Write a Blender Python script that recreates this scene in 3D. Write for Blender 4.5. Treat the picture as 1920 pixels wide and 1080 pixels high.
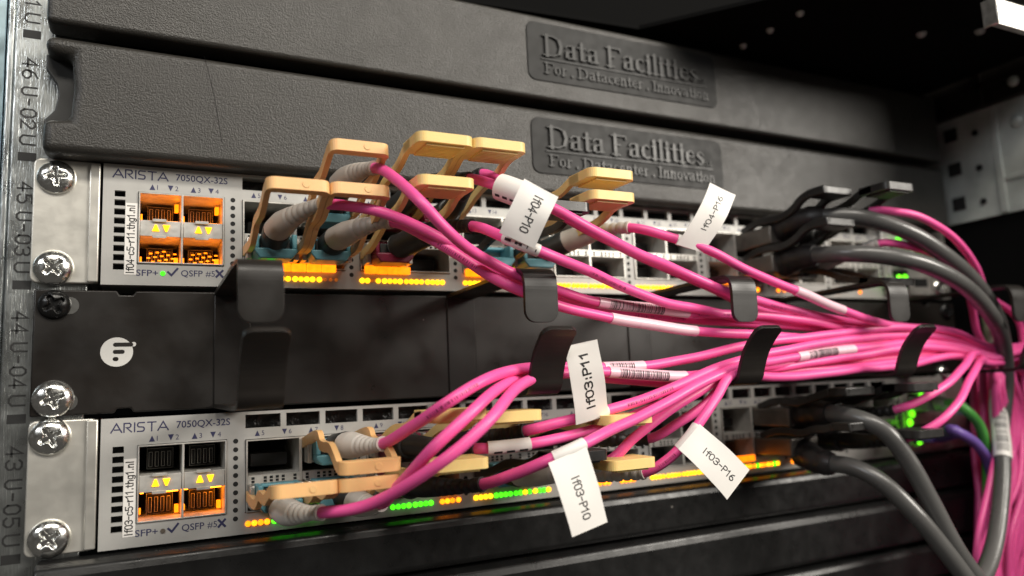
import bpy, bmesh, math, random
from math import sin, cos, pi, radians, sqrt, atan2
from mathutils import Vector, Matrix
random.seed(7)
for o in list(bpy.data.objects): bpy.data.objects.remove(o)
S = 0.001                                   # the code below is written in millimetres
scene = bpy.context.scene
COL = scene.collection

# ------------------------------------------------------------------ camera, world, lamps, exposure
CAM = Vector((32.1454, -294.893, 48.0536)); YAW, PIT, ROL, FPX = .465345, .1310545, -.0445497, 1414.8774
FW = Vector((sin(YAW)*cos(PIT), cos(YAW)*cos(PIT), sin(PIT)))
_rt = Vector((cos(YAW), -sin(YAW), 0)); _up = _rt.cross(FW)
RT = cos(ROL)*_rt + sin(ROL)*_up; UP = -sin(ROL)*_rt + cos(ROL)*_up
cd = bpy.data.cameras.new('camera'); cam = bpy.data.objects.new('camera', cd); COL.objects.link(cam)
M = Matrix((RT, UP, -FW)).transposed().to_4x4(); M.translation = CAM*S; cam.matrix_world = M
cd.sensor_width = 36; cd.lens = FPX/1920*36; cd.clip_start = .004; cd.clip_end = 50
cd.dof.use_dof = True; cd.dof.focus_distance = .268; cd.dof.aperture_fstop = 7.0
scene.camera = cam
w = bpy.data.worlds.new('World'); scene.world = w; w.use_nodes = True
bg = w.node_tree.nodes['Background']; bg.inputs[0].default_value = (1, .93, .84, 1); bg.inputs[1].default_value = .075
scene.view_settings.view_transform = 'Standard'; scene.view_settings.look = 'None'
scene.view_settings.exposure = 0; scene.view_settings.gamma = 1
def area(name, loc, target, sx, sy, power, col):
    l = bpy.data.lights.new(name, 'AREA'); l.shape = 'RECTANGLE'; l.size = sx; l.size_y = sy; l.energy = power; l.color = col
    o = bpy.data.objects.new(name, l); COL.objects.link(o); o.location = loc
    o.rotation_euler = (Vector(target)-Vector(loc)).to_track_quat('-Z', 'Y').to_euler()
    return o
area('aisle_ceiling_lamp', (.25, -1.15, 1.25), (.2, 0, .08), 1.4, .22, 23, (1, .94, .84))
area('far_aisle_lamp', (1.50, -1.38, .70), (.25, 0, .12), .8, .45, 36, (1, .94, .85))
area('left_aisle_lamp', (-1.0, -.9, .75), (.05, 0, .05), .5, .25, 6, (.95, .97, 1))

def at(px, py, Y):
    """world point (mm) at depth plane y=Y that the photograph shows at px,py"""
    d = FW + RT*((px-960)/FPX) - UP*((py-540)/FPX)
    return CAM + d*((Y-CAM.y)/d.y)

# ------------------------------------------------------------------ materials
def mat(name, base, rough=.5, metal=0., bump=None, var=None, emit=None, aniso=None, coat=0, spec=.5, sss=0, scratch=None, trans=0, dust=None):
    m = bpy.data.materials.new(name); m.use_nodes = True
    nt = m.node_tree; N = nt.nodes; L = nt.links; b = N['Principled BSDF']
    b.inputs['Base Color'].default_value = (*base, 1); b.inputs['Roughness'].default_value = rough
    b.inputs['Metallic'].default_value = metal; b.inputs['Coat Weight'].default_value = coat
    b.inputs['Specular IOR Level'].default_value = spec
    if trans: b.inputs['Transmission Weight'].default_value = trans
    if sss:
        b.inputs['Subsurface Weight'].default_value = sss; b.inputs['Subsurface Scale'].default_value = .002
    tc = N.new('ShaderNodeTexCoord')
    def noise(scale, detail=3, stretch=None, rot=None):
        n = N.new('ShaderNodeTexNoise'); n.inputs['Scale'].default_value = 1; n.inputs['Detail'].default_value = detail
        mp = N.new('ShaderNodeMapping'); s = scale
        mp.inputs['Scale'].default_value = [s*q for q in (stretch or (1, 1, 1))]
        if rot: mp.inputs['Rotation'].default_value = rot
        L.new(tc.outputs['Object'], mp.inputs[0]); L.new(mp.outputs[0], n.inputs[0]); return n
    if var:                                # (noise scale per m, amount, roughness amount)
        n = noise(var[0], 4); r = N.new('ShaderNodeMapRange')
        r.inputs[1].default_value = .3; r.inputs[2].default_value = .7
        r.inputs[3].default_value = 1-var[1]; r.inputs[4].default_value = 1+var[1]
        L.new(n.outputs[0], r.inputs[0])
        mx = N.new('ShaderNodeVectorMath'); mx.operation = 'SCALE'; mx.inputs[0].default_value = base
        L.new(r.outputs[0], mx.inputs['Scale']); L.new(mx.outputs[0], b.inputs['Base Color'])
        r2 = N.new('ShaderNodeMapRange'); r2.inputs[1].default_value = .3; r2.inputs[2].default_value = .7
        r2.inputs[3].default_value = max(.03, rough-var[2]); r2.inputs[4].default_value = min(1, rough+var[2])
        n2 = noise(var[0]*2.3, 5); L.new(n2.outputs[0], r2.inputs[0]); L.new(r2.outputs[0], b.inputs['Roughness'])
    h = None
    if bump:                               # (noise scale, distance in mm)
        n = noise(bump[0], 2, bump[2] if len(bump) > 2 else None)
        bp = N.new('ShaderNodeBump'); bp.inputs['Strength'].default_value = 1; bp.inputs['Distance'].default_value = bump[1]*S
        L.new(n.outputs[0], bp.inputs['Height']); L.new(bp.outputs[0], b.inputs['Normal']); h = bp
    if scratch:                            # (scale, distance mm, stretch, rotation)
        n = noise(scratch[0], 3, scratch[2], scratch[3])
        bp = N.new('ShaderNodeBump'); bp.inputs['Strength'].default_value = 1; bp.inputs['Distance'].default_value = scratch[1]*S
        L.new(n.outputs[0], bp.inputs['Height'])
        if h: L.new(h.outputs[0], bp.inputs['Normal'])
        L.new(bp.outputs[0], b.inputs['Normal'])
    if dust:                               # pale dust specks lying on the surface
        v = N.new('ShaderNodeTexVoronoi'); v.inputs['Scale'].default_value = dust[0]; L.new(tc.outputs['Object'], v.inputs['Vector'])
        r = N.new('ShaderNodeMapRange'); r.inputs[1].default_value = dust[1]; r.inputs[2].default_value = dust[1]*.5; r.inputs[3].default_value = 0; r.inputs[4].default_value = 1
        L.new(v.outputs['Distance'], r.inputs[0])
        sep = N.new('ShaderNodeSeparateColor'); L.new(v.outputs['Color'], sep.inputs[0])
        g = N.new('ShaderNodeMath'); g.operation = 'GREATER_THAN'; g.inputs[1].default_value = dust[2]; L.new(sep.outputs[0], g.inputs[0])
        mu = N.new('ShaderNodeMath'); mu.operation = 'MULTIPLY'; L.new(r.outputs[0], mu.inputs[0]); L.new(g.outputs[0], mu.inputs[1])
        mx = N.new('ShaderNodeMix'); mx.data_type = 'RGBA'; L.new(mu.outputs[0], mx.inputs[0])
        src = b.inputs['Base Color'].links
        if src: L.new(src[0].from_socket, mx.inputs[6])
        else: mx.inputs[6].default_value = (*base, 1)
        mx.inputs[7].default_value = (.34, .32, .29, 1); L.new(mx.outputs[2], b.inputs['Base Color'])
    if emit and len(emit) > 2:             # uneven brightness from lens to lens
        oi = N.new('ShaderNodeObjectInfo'); n = noise(emit[2], 1); ad = N.new('ShaderNodeMath'); ad.operation = 'ADD'
        L.new(oi.outputs['Random'], ad.inputs[0]); L.new(n.outputs[0], ad.inputs[1])
        r = N.new('ShaderNodeMapRange'); r.inputs[1].default_value = .25; r.inputs[2].default_value = 1.5
        r.inputs[3].default_value = emit[1]*.55; r.inputs[4].default_value = emit[1]*1.35
        L.new(ad.outputs[0], r.inputs[0]); L.new(r.outputs[0], b.inputs['Emission Strength'])
        b.inputs['Emission Color'].default_value = (*emit[0], 1)
    elif emit:
        b.inputs['Emission Color'].default_value = (*emit[0], 1); b.inputs['Emission Strength'].default_value = emit[1]
    return m

MT = dict(
    grain=mat('grained black plastic', (.026, .0238, .0205), .38, bump=(1900, .23), var=(60, .12, .06), dust=(80, .03, .7)),
    badge=mat('matt badge plastic', (.016, .016, .0155), .55, bump=(2500, .02), var=(80, .15, .05), spec=.3),
    letter=mat('moulded letter plastic', (.016, .016, .0155), .40, bump=(2500, .02), var=(80, .15, .05), spec=.42),
    dac=mat('dark nickel plug shell', (.16, .145, .13), .38, .7, bump=(1500, .02), var=(120, .2, .08)),
    smooth_black=mat('smooth black plastic', (.022, .022, .021), .42, bump=(4000, .004), var=(50, .2, .06)),
    ridge=mat('satin black plastic', (.011, .011, .011), .33, spec=.38, bump=(1800, .03), var=(80, .25, .08), dust=(90, .05, .55)),
    powder=mat('black powder coat', (.0135, .0112, .0095), .40, spec=.42, bump=(3500, .018), var=(28, .35, .13), dust=(110, .035, .6)),
    void=mat('unlit rack black', (.004, .004, .004), .9, bump=(800, .01), spec=.08),
    rail=mat('galvanised rail steel', (.46, .48, .47), .30, 1, var=(45, .3, .08), scratch=(2600, .16, (1, 1, .05), (0, radians(28), 0))),
    bluezinc=mat('blue passivated zinc', (.42, .55, .60), .35, 1, var=(40, .4, .1), scratch=(900, .03, (1, 1, .2), (0, radians(20), 0))),
    galv=mat('dull zinc plate', (.50, .53, .50), .42, .25, var=(45, .25, .1), bump=(300, .03)),
    ear=mat('satin zinc bracket', (.70, .68, .62), .40, .75, bump=(5200, .018), var=(90, .07, .05)),
    face=mat('silver face paint', (.42, .412, .39), .5, .12, bump=(3200, .02), var=(120, .06, .05)),
    tin=mat('tinned cage steel', (.58, .56, .52), .42, .5, var=(160, .2, .1), bump=(900, .02)),
    cage_in=mat('cage interior', (.10, .095, .09), .35, .8, var=(200, .4, .1)),
    hole=mat('dark opening', (.008, .008, .008), .8, bump=(600, .02)),
    mesh=mat('perforated dark steel', (.03, .03, .03), .35, .6, bump=(500, .6)),
    chrome=mat('bright zinc screw', (.78, .78, .75), .2, 1, var=(350, .12, .1), bump=(1400, .025)),
    blackscrew=mat('black oxide screw', (.02, .02, .02), .25, .6, bump=(900, .02), var=(200, .3, .1)),
    shell=mat('transceiver shell', (.58, .56, .52), .36, .9, bump=(1500, .03), var=(200, .2, .1)),
    beige=mat('tan latch plastic', (.80, .47, .20), .45, bump=(1500, .012), var=(90, .06, .05), sss=.12),
    yellow=mat('cream yellow latch plastic', (.86, .62, .24), .43, bump=(1500, .012), var=(90, .06, .05), sss=.15),
    blacktab=mat('black latch plastic', (.02, .019, .018), .34, bump=(1800, .02), var=(90, .2, .07)),
    teal=mat('teal receptacle plastic', (.13, .34, .40), .4, bump=(1500, .01), var=(120, .1, .05)),
    maroon=mat('dark red receptacle plastic', (.20, .012, .04), .38, bump=(1500, .01), var=(120, .1, .05)),
    blackplug=mat('black plug plastic', (.022, .022, .021), .42, bump=(1800, .02), var=(120, .2, .08)),
    greyboot=mat('warm grey boot rubber', (.42, .37, .32), .5, bump=(1600, .02), var=(100, .08, .05)),
    whiteboot=mat('pale grey boot rubber', (.62, .58, .53), .5, bump=(1600, .02), var=(100, .06, .05)),
    blackboot=mat('black boot rubber', (.018, .016, .016), .45, bump=(1600, .03), var=(100, .2, .08)),
    pink=mat('pink cable jacket', (.90, .105, .36), .40, bump=(900, .015), var=(35, .06, .05), sss=.08),
    grey=mat('grey cable jacket', (.085, .083, .08), .31, bump=(500, .05), var=(40, .12, .06)),
    purple=mat('purple cable jacket', (.16, .09, .36), .4, bump=(900, .02), var=(60, .1, .05)),
    green=mat('green cable jacket', (.08, .36, .06), .4, bump=(900, .02), var=(60, .1, .05)),
    clear=mat('milky green boot plastic', (.42, .52, .38), .35, bump=(900, .04), var=(60, .15, .08)),
    paper=mat('white label film', (.80, .77, .73), .45, bump=(700, .02), var=(60, .03, .05)),
    pinkpaper=mat('pale pink clear sleeve', (.86, .56, .64), .3, bump=(700, .02), var=(60, .05, .05)),
    ink=mat('black print', (.012, .012, .012), .55, bump=(2000, .002)),
    navy=mat('navy print', (.03, .03, .085), .5, bump=(2000, .002)),
    logo=mat('pale grey print', (.62, .61, .58), .5, bump=(2000, .004)),
    wear=mat('bare steel slot', (.5, .5, .48), .3, 1, bump=(800, .05)),
    amber=mat('amber lamp', (.4, .2, .0), .3, emit=((1, .42, .006), 3.2, 60), bump=(900, .01)),
    orange=mat('orange lamp', (.4, .1, .0), .3, emit=((1, .25, .005), 2.8, 60), bump=(900, .01)),
    dim=mat('dim orange lamp', (.3, .1, .02), .3, emit=((1, .25, .03), .28), bump=(900, .01)),
    lime=mat('green lamp', (.0, .3, .02), .3, emit=((.07, 1, .01), 2.2, 60), bump=(900, .01)),
    link=mat('bright green lamp', (.0, .3, .02), .3, emit=((.16, 1, .01), 2.6, 60), bump=(900, .01)),
    off=mat('unlit lamp', (.12, .1, .08), .4, bump=(900, .01)),
    glow=mat('orange pipe and port glow', (.4, .12, .0), .3, emit=((1, .20, .003), 2.3, 520), bump=(900, .01)),
    inner=mat('added port glow', (.4, .12, .0), .3, emit=((1, .24, .008), 9, 220), bump=(900, .01)),
)

# ------------------------------------------------------------------ mesh helpers
class MB:
    def __init__(s): s.v, s.f, s.m, s.sm = [], [], [], []
    def add(s, vs, fs, m=0, smooth=False):
        n = len(s.v); s.v += [Vector(p) for p in vs]
        for f in fs: s.f.append([i+n for i in f]); s.m.append(m); s.sm.append(smooth)
        return s
    def box(s, x0, x1, y0, y1, z0, z1, m=0):
        v = [(x, y, z) for x in (x0, x1) for y in (y0, y1) for z in (z0, z1)]
        return s.add(v, [(0, 1, 3, 2), (4, 6, 7, 5), (0, 4, 5, 1), (2, 3, 7, 6), (0, 2, 6, 4), (1, 5, 7, 3)], m)
    def prism(s, poly, f, d0, d1, m=0):
        """poly: 2D outline; f(a,b,d) -> 3D"""
        n = len(poly); v = [f(a, b, d0) for a, b in poly] + [f(a, b, d1) for a, b in poly]
        fs = [tuple(range(n))[::-1], tuple(range(n, 2*n))] + [(i, (i+1) % n, n+(i+1) % n, n+i) for i in range(n)]
        return s.add(v, fs, m)
    def prism_xz(s, poly, y0, y1, m=0): return s.prism(poly, lambda a, b, d: (a, d, b), y0, y1, m)
    def prism_yz(s, poly, x0, x1, m=0): return s.prism(poly, lambda a, b, d: (d, a, b), x0, x1, m)
    def plate(s, x0, x1, z0, z1, y0, y1, holes, m=0):
        """front plate with rectangular openings (x0,x1,z0,z1)"""
        xs = sorted({x0, x1} | {h[i] for h in holes for i in (0, 1)}); zs = sorted({z0, z1} | {h[i] for h in holes for i in (2, 3)})
        solid = {}
        for i in range(len(xs)-1):
            for j in range(len(zs)-1):
                cx, cz = (xs[i]+xs[i+1])/2, (zs[j]+zs[j+1])/2
                solid[i, j] = not any(h[0] < cx < h[1] and h[2] < cz < h[3] for h in holes)
        idx = {}; vs = []; fs = []
        def V(i, j, k):
            if (i, j, k) not in idx: idx[i, j, k] = len(vs); vs.append((xs[i], (y0, y1)[k], zs[j]))
            return idx[i, j, k]
        for (i, j), ok in solid.items():
            if not ok: continue
            fs.append((V(i, j, 0), V(i+1, j, 0), V(i+1, j+1, 0), V(i, j+1, 0)))
            fs.append((V(i, j, 1), V(i, j+1, 1), V(i+1, j+1, 1), V(i+1, j, 1)))
            for di, dj, a, b in ((-1, 0, (0, 0), (0, 1)), (1, 0, (1, 1), (1, 0)), (0, -1, (1, 0), (0, 0)), (0, 1, (0, 1), (1, 1))):
                if not solid.get((i+di, j+dj), False):
                    fs.append((V(i+a[0], j+a[1], 0), V(i+b[0], j+b[1], 0), V(i+b[0], j+b[1], 1), V(i+a[0], j+a[1], 1)))
        return s.add(vs, fs, m)
    def disc(s, c, u, v, r, m=0, n=12, lift=None):
        c, u, v = Vector(c), Vector(u), Vector(v)
        return s.add([c + u*(r*cos(2*pi*i/n)) + v*(r*sin(2*pi*i/n)) for i in range(n)], [tuple(range(n))], m)
    def cyl(s, a, b, r, m=0, n=16, r2=None, smooth=True):
        return s.tube([Vector(a), Vector(b)], [r, r if r2 is None else r2], n, m, smooth)
    def tube(s, pts, rad, n=14, m=0, smooth=True, cap=True):
        pts = [Vector(p) for p in pts]
        if not isinstance(rad, (list, tuple)): rad = [rad]*len(pts)
        k = len(pts); T = [(pts[min(i+1, k-1)]-pts[max(i-1, 0)]).normalized() for i in range(k)]
        r0 = Vector((0, 0, 1)) if abs(T[0].z) < .9 else Vector((1, 0, 0))
        nx = (r0 - T[0]*r0.dot(T[0])).normalized(); vs = []
        for i in range(k):
            nx = (nx - T[i]*nx.dot(T[i])).normalized(); by = T[i].cross(nx)
            vs += [pts[i] + (nx*cos(2*pi*j/n) + by*sin(2*pi*j/n))*rad[i] for j in range(n)]
        fs = [(i*n+j, i*n+(j+1) % n, (i+1)*n+(j+1) % n, (i+1)*n+j) for i in range(k-1) for j in range(n)]
        s.add(vs, fs, m, smooth)
        if cap: s.add(vs[:n], [tuple(range(n))[::-1]], m); s.add(vs[-n:], [tuple(range(n))], m)
        return s
    def ribbon(s, path, xc, hw, th, m=0, round_end=0, round_start=0):
        """flat strip: path in (y,z), centred on xc, half width hw, thickness th; ends rounded in the strip's plane"""
        P = [Vector(p) for p in path]
        def cut(P, r):                     # resample the last r mm finely for the rounded end
            out = list(P); e = out.pop()
            while len(out) > 1 and (e-out[-1]).length < r*1.02: out.pop()
            d = e-out[-1]; L = d.length; d = d/L; r = min(r, L*.95)
            for a in (0, 15, 30, 45, 60, 75, 90): out.append(e - d*r*(1-sin(radians(a))))
            return out, [0]*(len(out)-7) + [r*(1-cos(radians(a))) for a in (0, 15, 30, 45, 60, 75, 90)]
        ins = [0]*len(P)
        if round_end: P, ins = cut(P, round_end)
        k = len(P); vs = []
        for i in range(k):
            t = (P[min(i+1, k-1)]-P[max(i-1, 0)]).normalized(); nrm = Vector((-t.y, t.x))
            a, b = P[i]+nrm*th/2, P[i]-nrm*th/2; h = (hw[i] if isinstance(hw, list) else hw) - ins[i]
            vs += [(xc-h, a.x, a.y), (xc+h, a.x, a.y), (xc+h, b.x, b.y), (xc-h, b.x, b.y)]
        fs = [(0, 1, 2, 3), tuple((k-1)*4+q for q in (3, 2, 1, 0))]
        for i in range(k-1):
            for q in range(4): fs.append((i*4+q, (i+1)*4+q, (i+1)*4+(q+1) % 4, i*4+(q+1) % 4))
        return s.add(vs, fs, m)
    def build(s, name, mats, parent=None, bevel=0, seg=2, loc=None, angle=35, autosmooth=True):
        off = Vector((0, 0, 0))
        if parent is not None:
            p = parent
            while p is not None: off += p.location/S; p = p.parent
        loc = Vector(loc) if loc is not None else (Vector((0, 0, 0)) if parent is None else off)
        me = bpy.data.meshes.new(name); me.from_pydata([(v-loc)*S for v in s.v], [], s.f)
        for i, p in enumerate(me.polygons): p.material_index = s.m[i]; p.use_smooth = s.sm[i]
        bm = bmesh.new(); bm.from_mesh(me)
        bmesh.ops.recalc_face_normals(bm, faces=bm.faces[:])
        if bevel:
            bmesh.ops.remove_doubles(bm, verts=bm.verts[:], dist=1e-7)
            es = [e for e in bm.edges if len(e.link_faces) == 2 and e.calc_face_angle(0) > radians(angle)]
            r = bmesh.ops.bevel(bm, geom=es, offset=bevel*S, offset_type='OFFSET', segments=seg, profile=.5, affect='EDGES', clamp_overlap=True)
            for f in r['faces']: f.smooth = True
        bm.to_mesh(me); bm.free()
        for m in (mats if isinstance(mats, (list, tuple)) else [mats]): me.materials.append(MT[m])
        o = bpy.data.objects.new(name, me); COL.objects.link(o)
        o.parent = parent; o.location = (loc-off)*S if parent is not None else loc*S
        return o

def tag(o, label=None, cat=None, group=None, kind=None):
    if label: o['label'] = label
    if cat: o['category'] = cat
    if group: o['group'] = group
    if kind: o['kind'] = kind
    return o
def empty(name, loc, label, cat, group=None):
    o = bpy.data.objects.new(name, None); COL.objects.link(o); o.location = Vector(loc)*S; o.empty_display_size = .01
    return tag(o, label, cat, group)
def copy_tree(o, parent=None):
    c = o.copy(); COL.objects.link(c)
    if parent is not None: c.parent = parent
    for ch in list(o.children): copy_tree(ch, c)
    return c
def rrect(x0, x1, z0, z1, r, n=5):
    out = []
    for cx, cz, a in ((x1-r, z0+r, -90), (x1-r, z1-r, 0), (x0+r, z1-r, 90), (x0+r, z0+r, 180)):
        out += [(cx+r*cos(radians(a+90*i/n)), cz+r*sin(radians(a+90*i/n))) for i in range(n+1)]
    return out
def spline(pts, k=8):
    P = [Vector(p) for p in pts]; P = [P[0]*2-P[1]] + P + [P[-1]*2-P[-2]]; out = []
    for i in range(1, len(P)-2):
        a, b, c, d = P[i-1:i+3]
        ta = ((b-a).length**.5) or 1e-6; tb = ((c-b).length**.5) or 1e-6; tc = ((d-c).length**.5) or 1e-6
        m1 = (b-a)/ta - (c-a)/(ta+tb) + (c-b)/tb; m2 = (c-b)/tb - (d-b)/(tb+tc) + (d-c)/tc
        m1 *= tb; m2 *= tb
        for j in range(k):
            t = j/k; out.append(b*(2*t**3-3*t*t+1) + m1*(t**3-2*t*t+t) + c*(-2*t**3+3*t*t) + m2*(t**3-t*t))
    return out + [P[-2]]
def spl2(pts): return [Vector((q.y, q.z)) for q in spline([(0, a, b) for a, b in pts], 4)]
def near(path, p):
    p = Vector(p); return min(range(len(path)), key=lambda i: (path[i]-p).length)

# ------------------------------------------------------------------ lettering
_tc = {}
def glyphs(txt, size, extr=0, bold=0):
    key = (txt, size, extr, bold)
    if key not in _tc:
        cu = bpy.data.curves.new('t', 'FONT'); cu.body = txt; cu.size = size; cu.extrude = extr; cu.offset = bold; cu.resolution_u = 3
        o = bpy.data.objects.new('t', cu); COL.objects.link(o); bpy.context.view_layer.update()
        dg = bpy.context.evaluated_depsgraph_get(); me = bpy.data.meshes.new_from_object(o.evaluated_get(dg))
        _tc[key] = ([v.co.copy() for v in me.vertices], [tuple(p.vertices) for p in me.polygons])
        bpy.data.objects.remove(o); bpy.data.curves.remove(cu); bpy.data.meshes.remove(me)
    return _tc[key]
def put_text(mb, txt, capheight, fn, width=None, align='left', extr=0, bold=0, m=0):
    """fn(u, v, d) -> world mm;  u along the line, v up, d out of the surface"""
    vs, fs = glyphs(txt, 1, extr, bold)
    sc = capheight/.70; x0 = min(v.x for v in vs); x1 = max(v.x for v in vs)
    sx = sc if width is None else width/(x1-x0)
    o = {'left': x0, 'center': (x0+x1)/2, 'right': x1}[align]
    mb.add([fn((v.x-o)*sx, v.y*sc, v.z*sc) for v in vs], fs, m)
def stroke(mb, pts, wdt, fn, d0=0, d1=.05, m=0, closed=False):
    """mitred ribbon along a 2D polyline, a thin slab d0..d1"""
    P = [Vector(p) for p in pts]; n = len(P); L = []; R = []
    for i in range(n):
        a = P[(i-1) % n] if (i > 0 or closed) else None; c = P[(i+1) % n] if (i < n-1 or closed) else None
        d1_ = (P[i]-a).normalized() if a is not None else None; d2_ = (c-P[i]).normalized() if c is not None else None
        if d1_ is None: t = d2_; s = 1
        elif d2_ is None: t = d1_; s = 1
        else:
            t = (d1_+d2_); t = t.normalized() if t.length > 1e-6 else d1_
            s = 1/max(.45, t.dot(d1_))
        nn = Vector((-t.y, t.x))*(wdt/2*s); p = P[i]
        if d1_ is None: p = p-d2_*wdt/2
        if d2_ is None: p = p+d1_*wdt/2
        L.append(p+nn); R.append(p-nn)
    vs = [fn(q.x, q.y, d1) for q in L] + [fn(q.x, q.y, d1) for q in R] + [fn(q.x, q.y, d0) for q in L] + [fn(q.x, q.y, d0) for q in R]
    fs = []
    for i in range(n if closed else n-1):
        j = (i+1) % n
        fs += [(i, j, n+j, n+i), (2*n+i, 2*n+j, j, i), (n+i, n+j, 3*n+j, 3*n+i)]
    if not closed: fs += [(0, n, 3*n, 2*n), (n-1, 2*n-1+0, 4*n-1, 3*n-1)]
    mb.add(vs, fs, m)
DIG = {
 'U': [[(0, 1.6), (0, .3), (.3, 0), (.7, 0), (1, .3), (1, 1.6)]], '-': [[(.15, .8), (.85, .8)]],
 '0': [[(0, .35), (0, 1.25), (.3, 1.6), (.7, 1.6), (1, 1.25), (1, .35), (.7, 0), (.3, 0), (0, .35)]],
 '1': [[(.25, 1.25), (.6, 1.6), (.6, 0)]],
 '2': [[(0, 1.3), (.3, 1.6), (.7, 1.6), (1, 1.3), (1, 1.05), (.05, .05), (1, .05)]],
 '3': [[(0, 1.35), (.25, 1.6), (.7, 1.6), (1, 1.35), (1, 1.05), (.75, .84), (1, .6), (1, .25), (.7, 0), (.25, 0), (0, .25)], [(.35, .84), (.72, .84)]],
 '4': [[(.72, 0), (.72, 1.6), (0, .5), (1, .5)]],
 '5': [[(1, 1.55), (.1, 1.55), (.05, .9), (.65, .95), (1, .68), (1, .3), (.7, 0), (.25, 0), (0, .25)]],
 '6': [[(.85, 1.6), (.3, 1.3), (0, .7), (0, .3), (.3, 0), (.7, 0), (1, .3), (1, .6), (.7, .9), (.3, .9), (.03, .6)]],
 '7': [[(0, 1.6), (1, 1.6), (.35, 0)]],
}
PLAIN = dict(DIG)
PLAIN.update({
 '1': [[(.12, 1.2), (.55, 1.6), (.55, 0)]],
 'l': [[(.45, 0), (.45, 1.65)]], 'f': [[(.95, 1.62), (.7, 1.65), (.5, 1.45), (.5, 0)], [(.15, 1.1), (.9, 1.1)]],
 'P': [[(.08, 0), (.08, 1.6), (.7, 1.6), (1, 1.4), (1, 1.0), (.7, .75), (.15, .75)]], ':': [[(.5, .05), (.5, .25)], [(.5, .95), (.5, 1.15)]],
 '.': [[(.5, 0), (.5, .18)]], 'c': [[(.95, .9), (.7, 1.1), (.3, 1.1), (.05, .85), (.05, .25), (.3, 0), (.7, 0), (.95, .2)]],
 'r': [[(.2, 0), (.2, 1.1)], [(.28, .8), (.55, 1.08), (.85, 1.08)]], 't': [[(.45, 1.5), (.45, .2), (.65, 0), (.85, 0)], [(.12, 1.1), (.82, 1.1)]],
 'h': [[(.1, 0), (.1, 1.65)], [(.18, .8), (.4, 1.08), (.7, 1.08), (.92, .85), (.92, 0)]], 'n': [[(.1, 0), (.1, 1.1)], [(.18, .8), (.4, 1.08), (.7, 1.08), (.92, .85), (.92, 0)]],
 'g': [[(.92, 1.1), (.92, -.15), (.7, -.42), (.3, -.42), (.08, -.25)], [(.85, .9), (.65, 1.1), (.3, 1.1), (.05, .85), (.05, .3), (.3, .05), (.65, .05), (.85, .25)]],
})
ADV = {'l': .58, 'f': .72, '1': .85, '.': .55, ':': .6, 'r': .75, 't': .75, '-': .85}
def plain(mb, txt, cap, length, fn, wdt, m=0):
    """single stroke sans lettering; fn(u, v, d), u from 0 to length"""
    W = sum(ADV.get(c, 1.0) for c in txt)-.25; k = length/W; h = cap/1.6; x = 0; q = 0
    for c in txt:
        a = ADV.get(c, 1.0); off = -(1-a)*.42 if a < 1 else 0
        for st in PLAIN.get(c, []):
            q += 1; stroke(mb, [((x+off+px*.74)*k, py*h) for px, py in st], wdt, fn, 0, .03+.008*(q % 4), m)
        x += a

def digits(mb, txt, h, adv, fn, wdt, m=0):
    k = h/1.6; x = 0
    for ch in txt:
        for q, st in enumerate(DIG.get(ch, [])):
            stroke(mb, [(x+a*adv*.68, b*k) for a, b in st], wdt, fn, 0, .05+.012*q, m)
        x += adv
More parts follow.
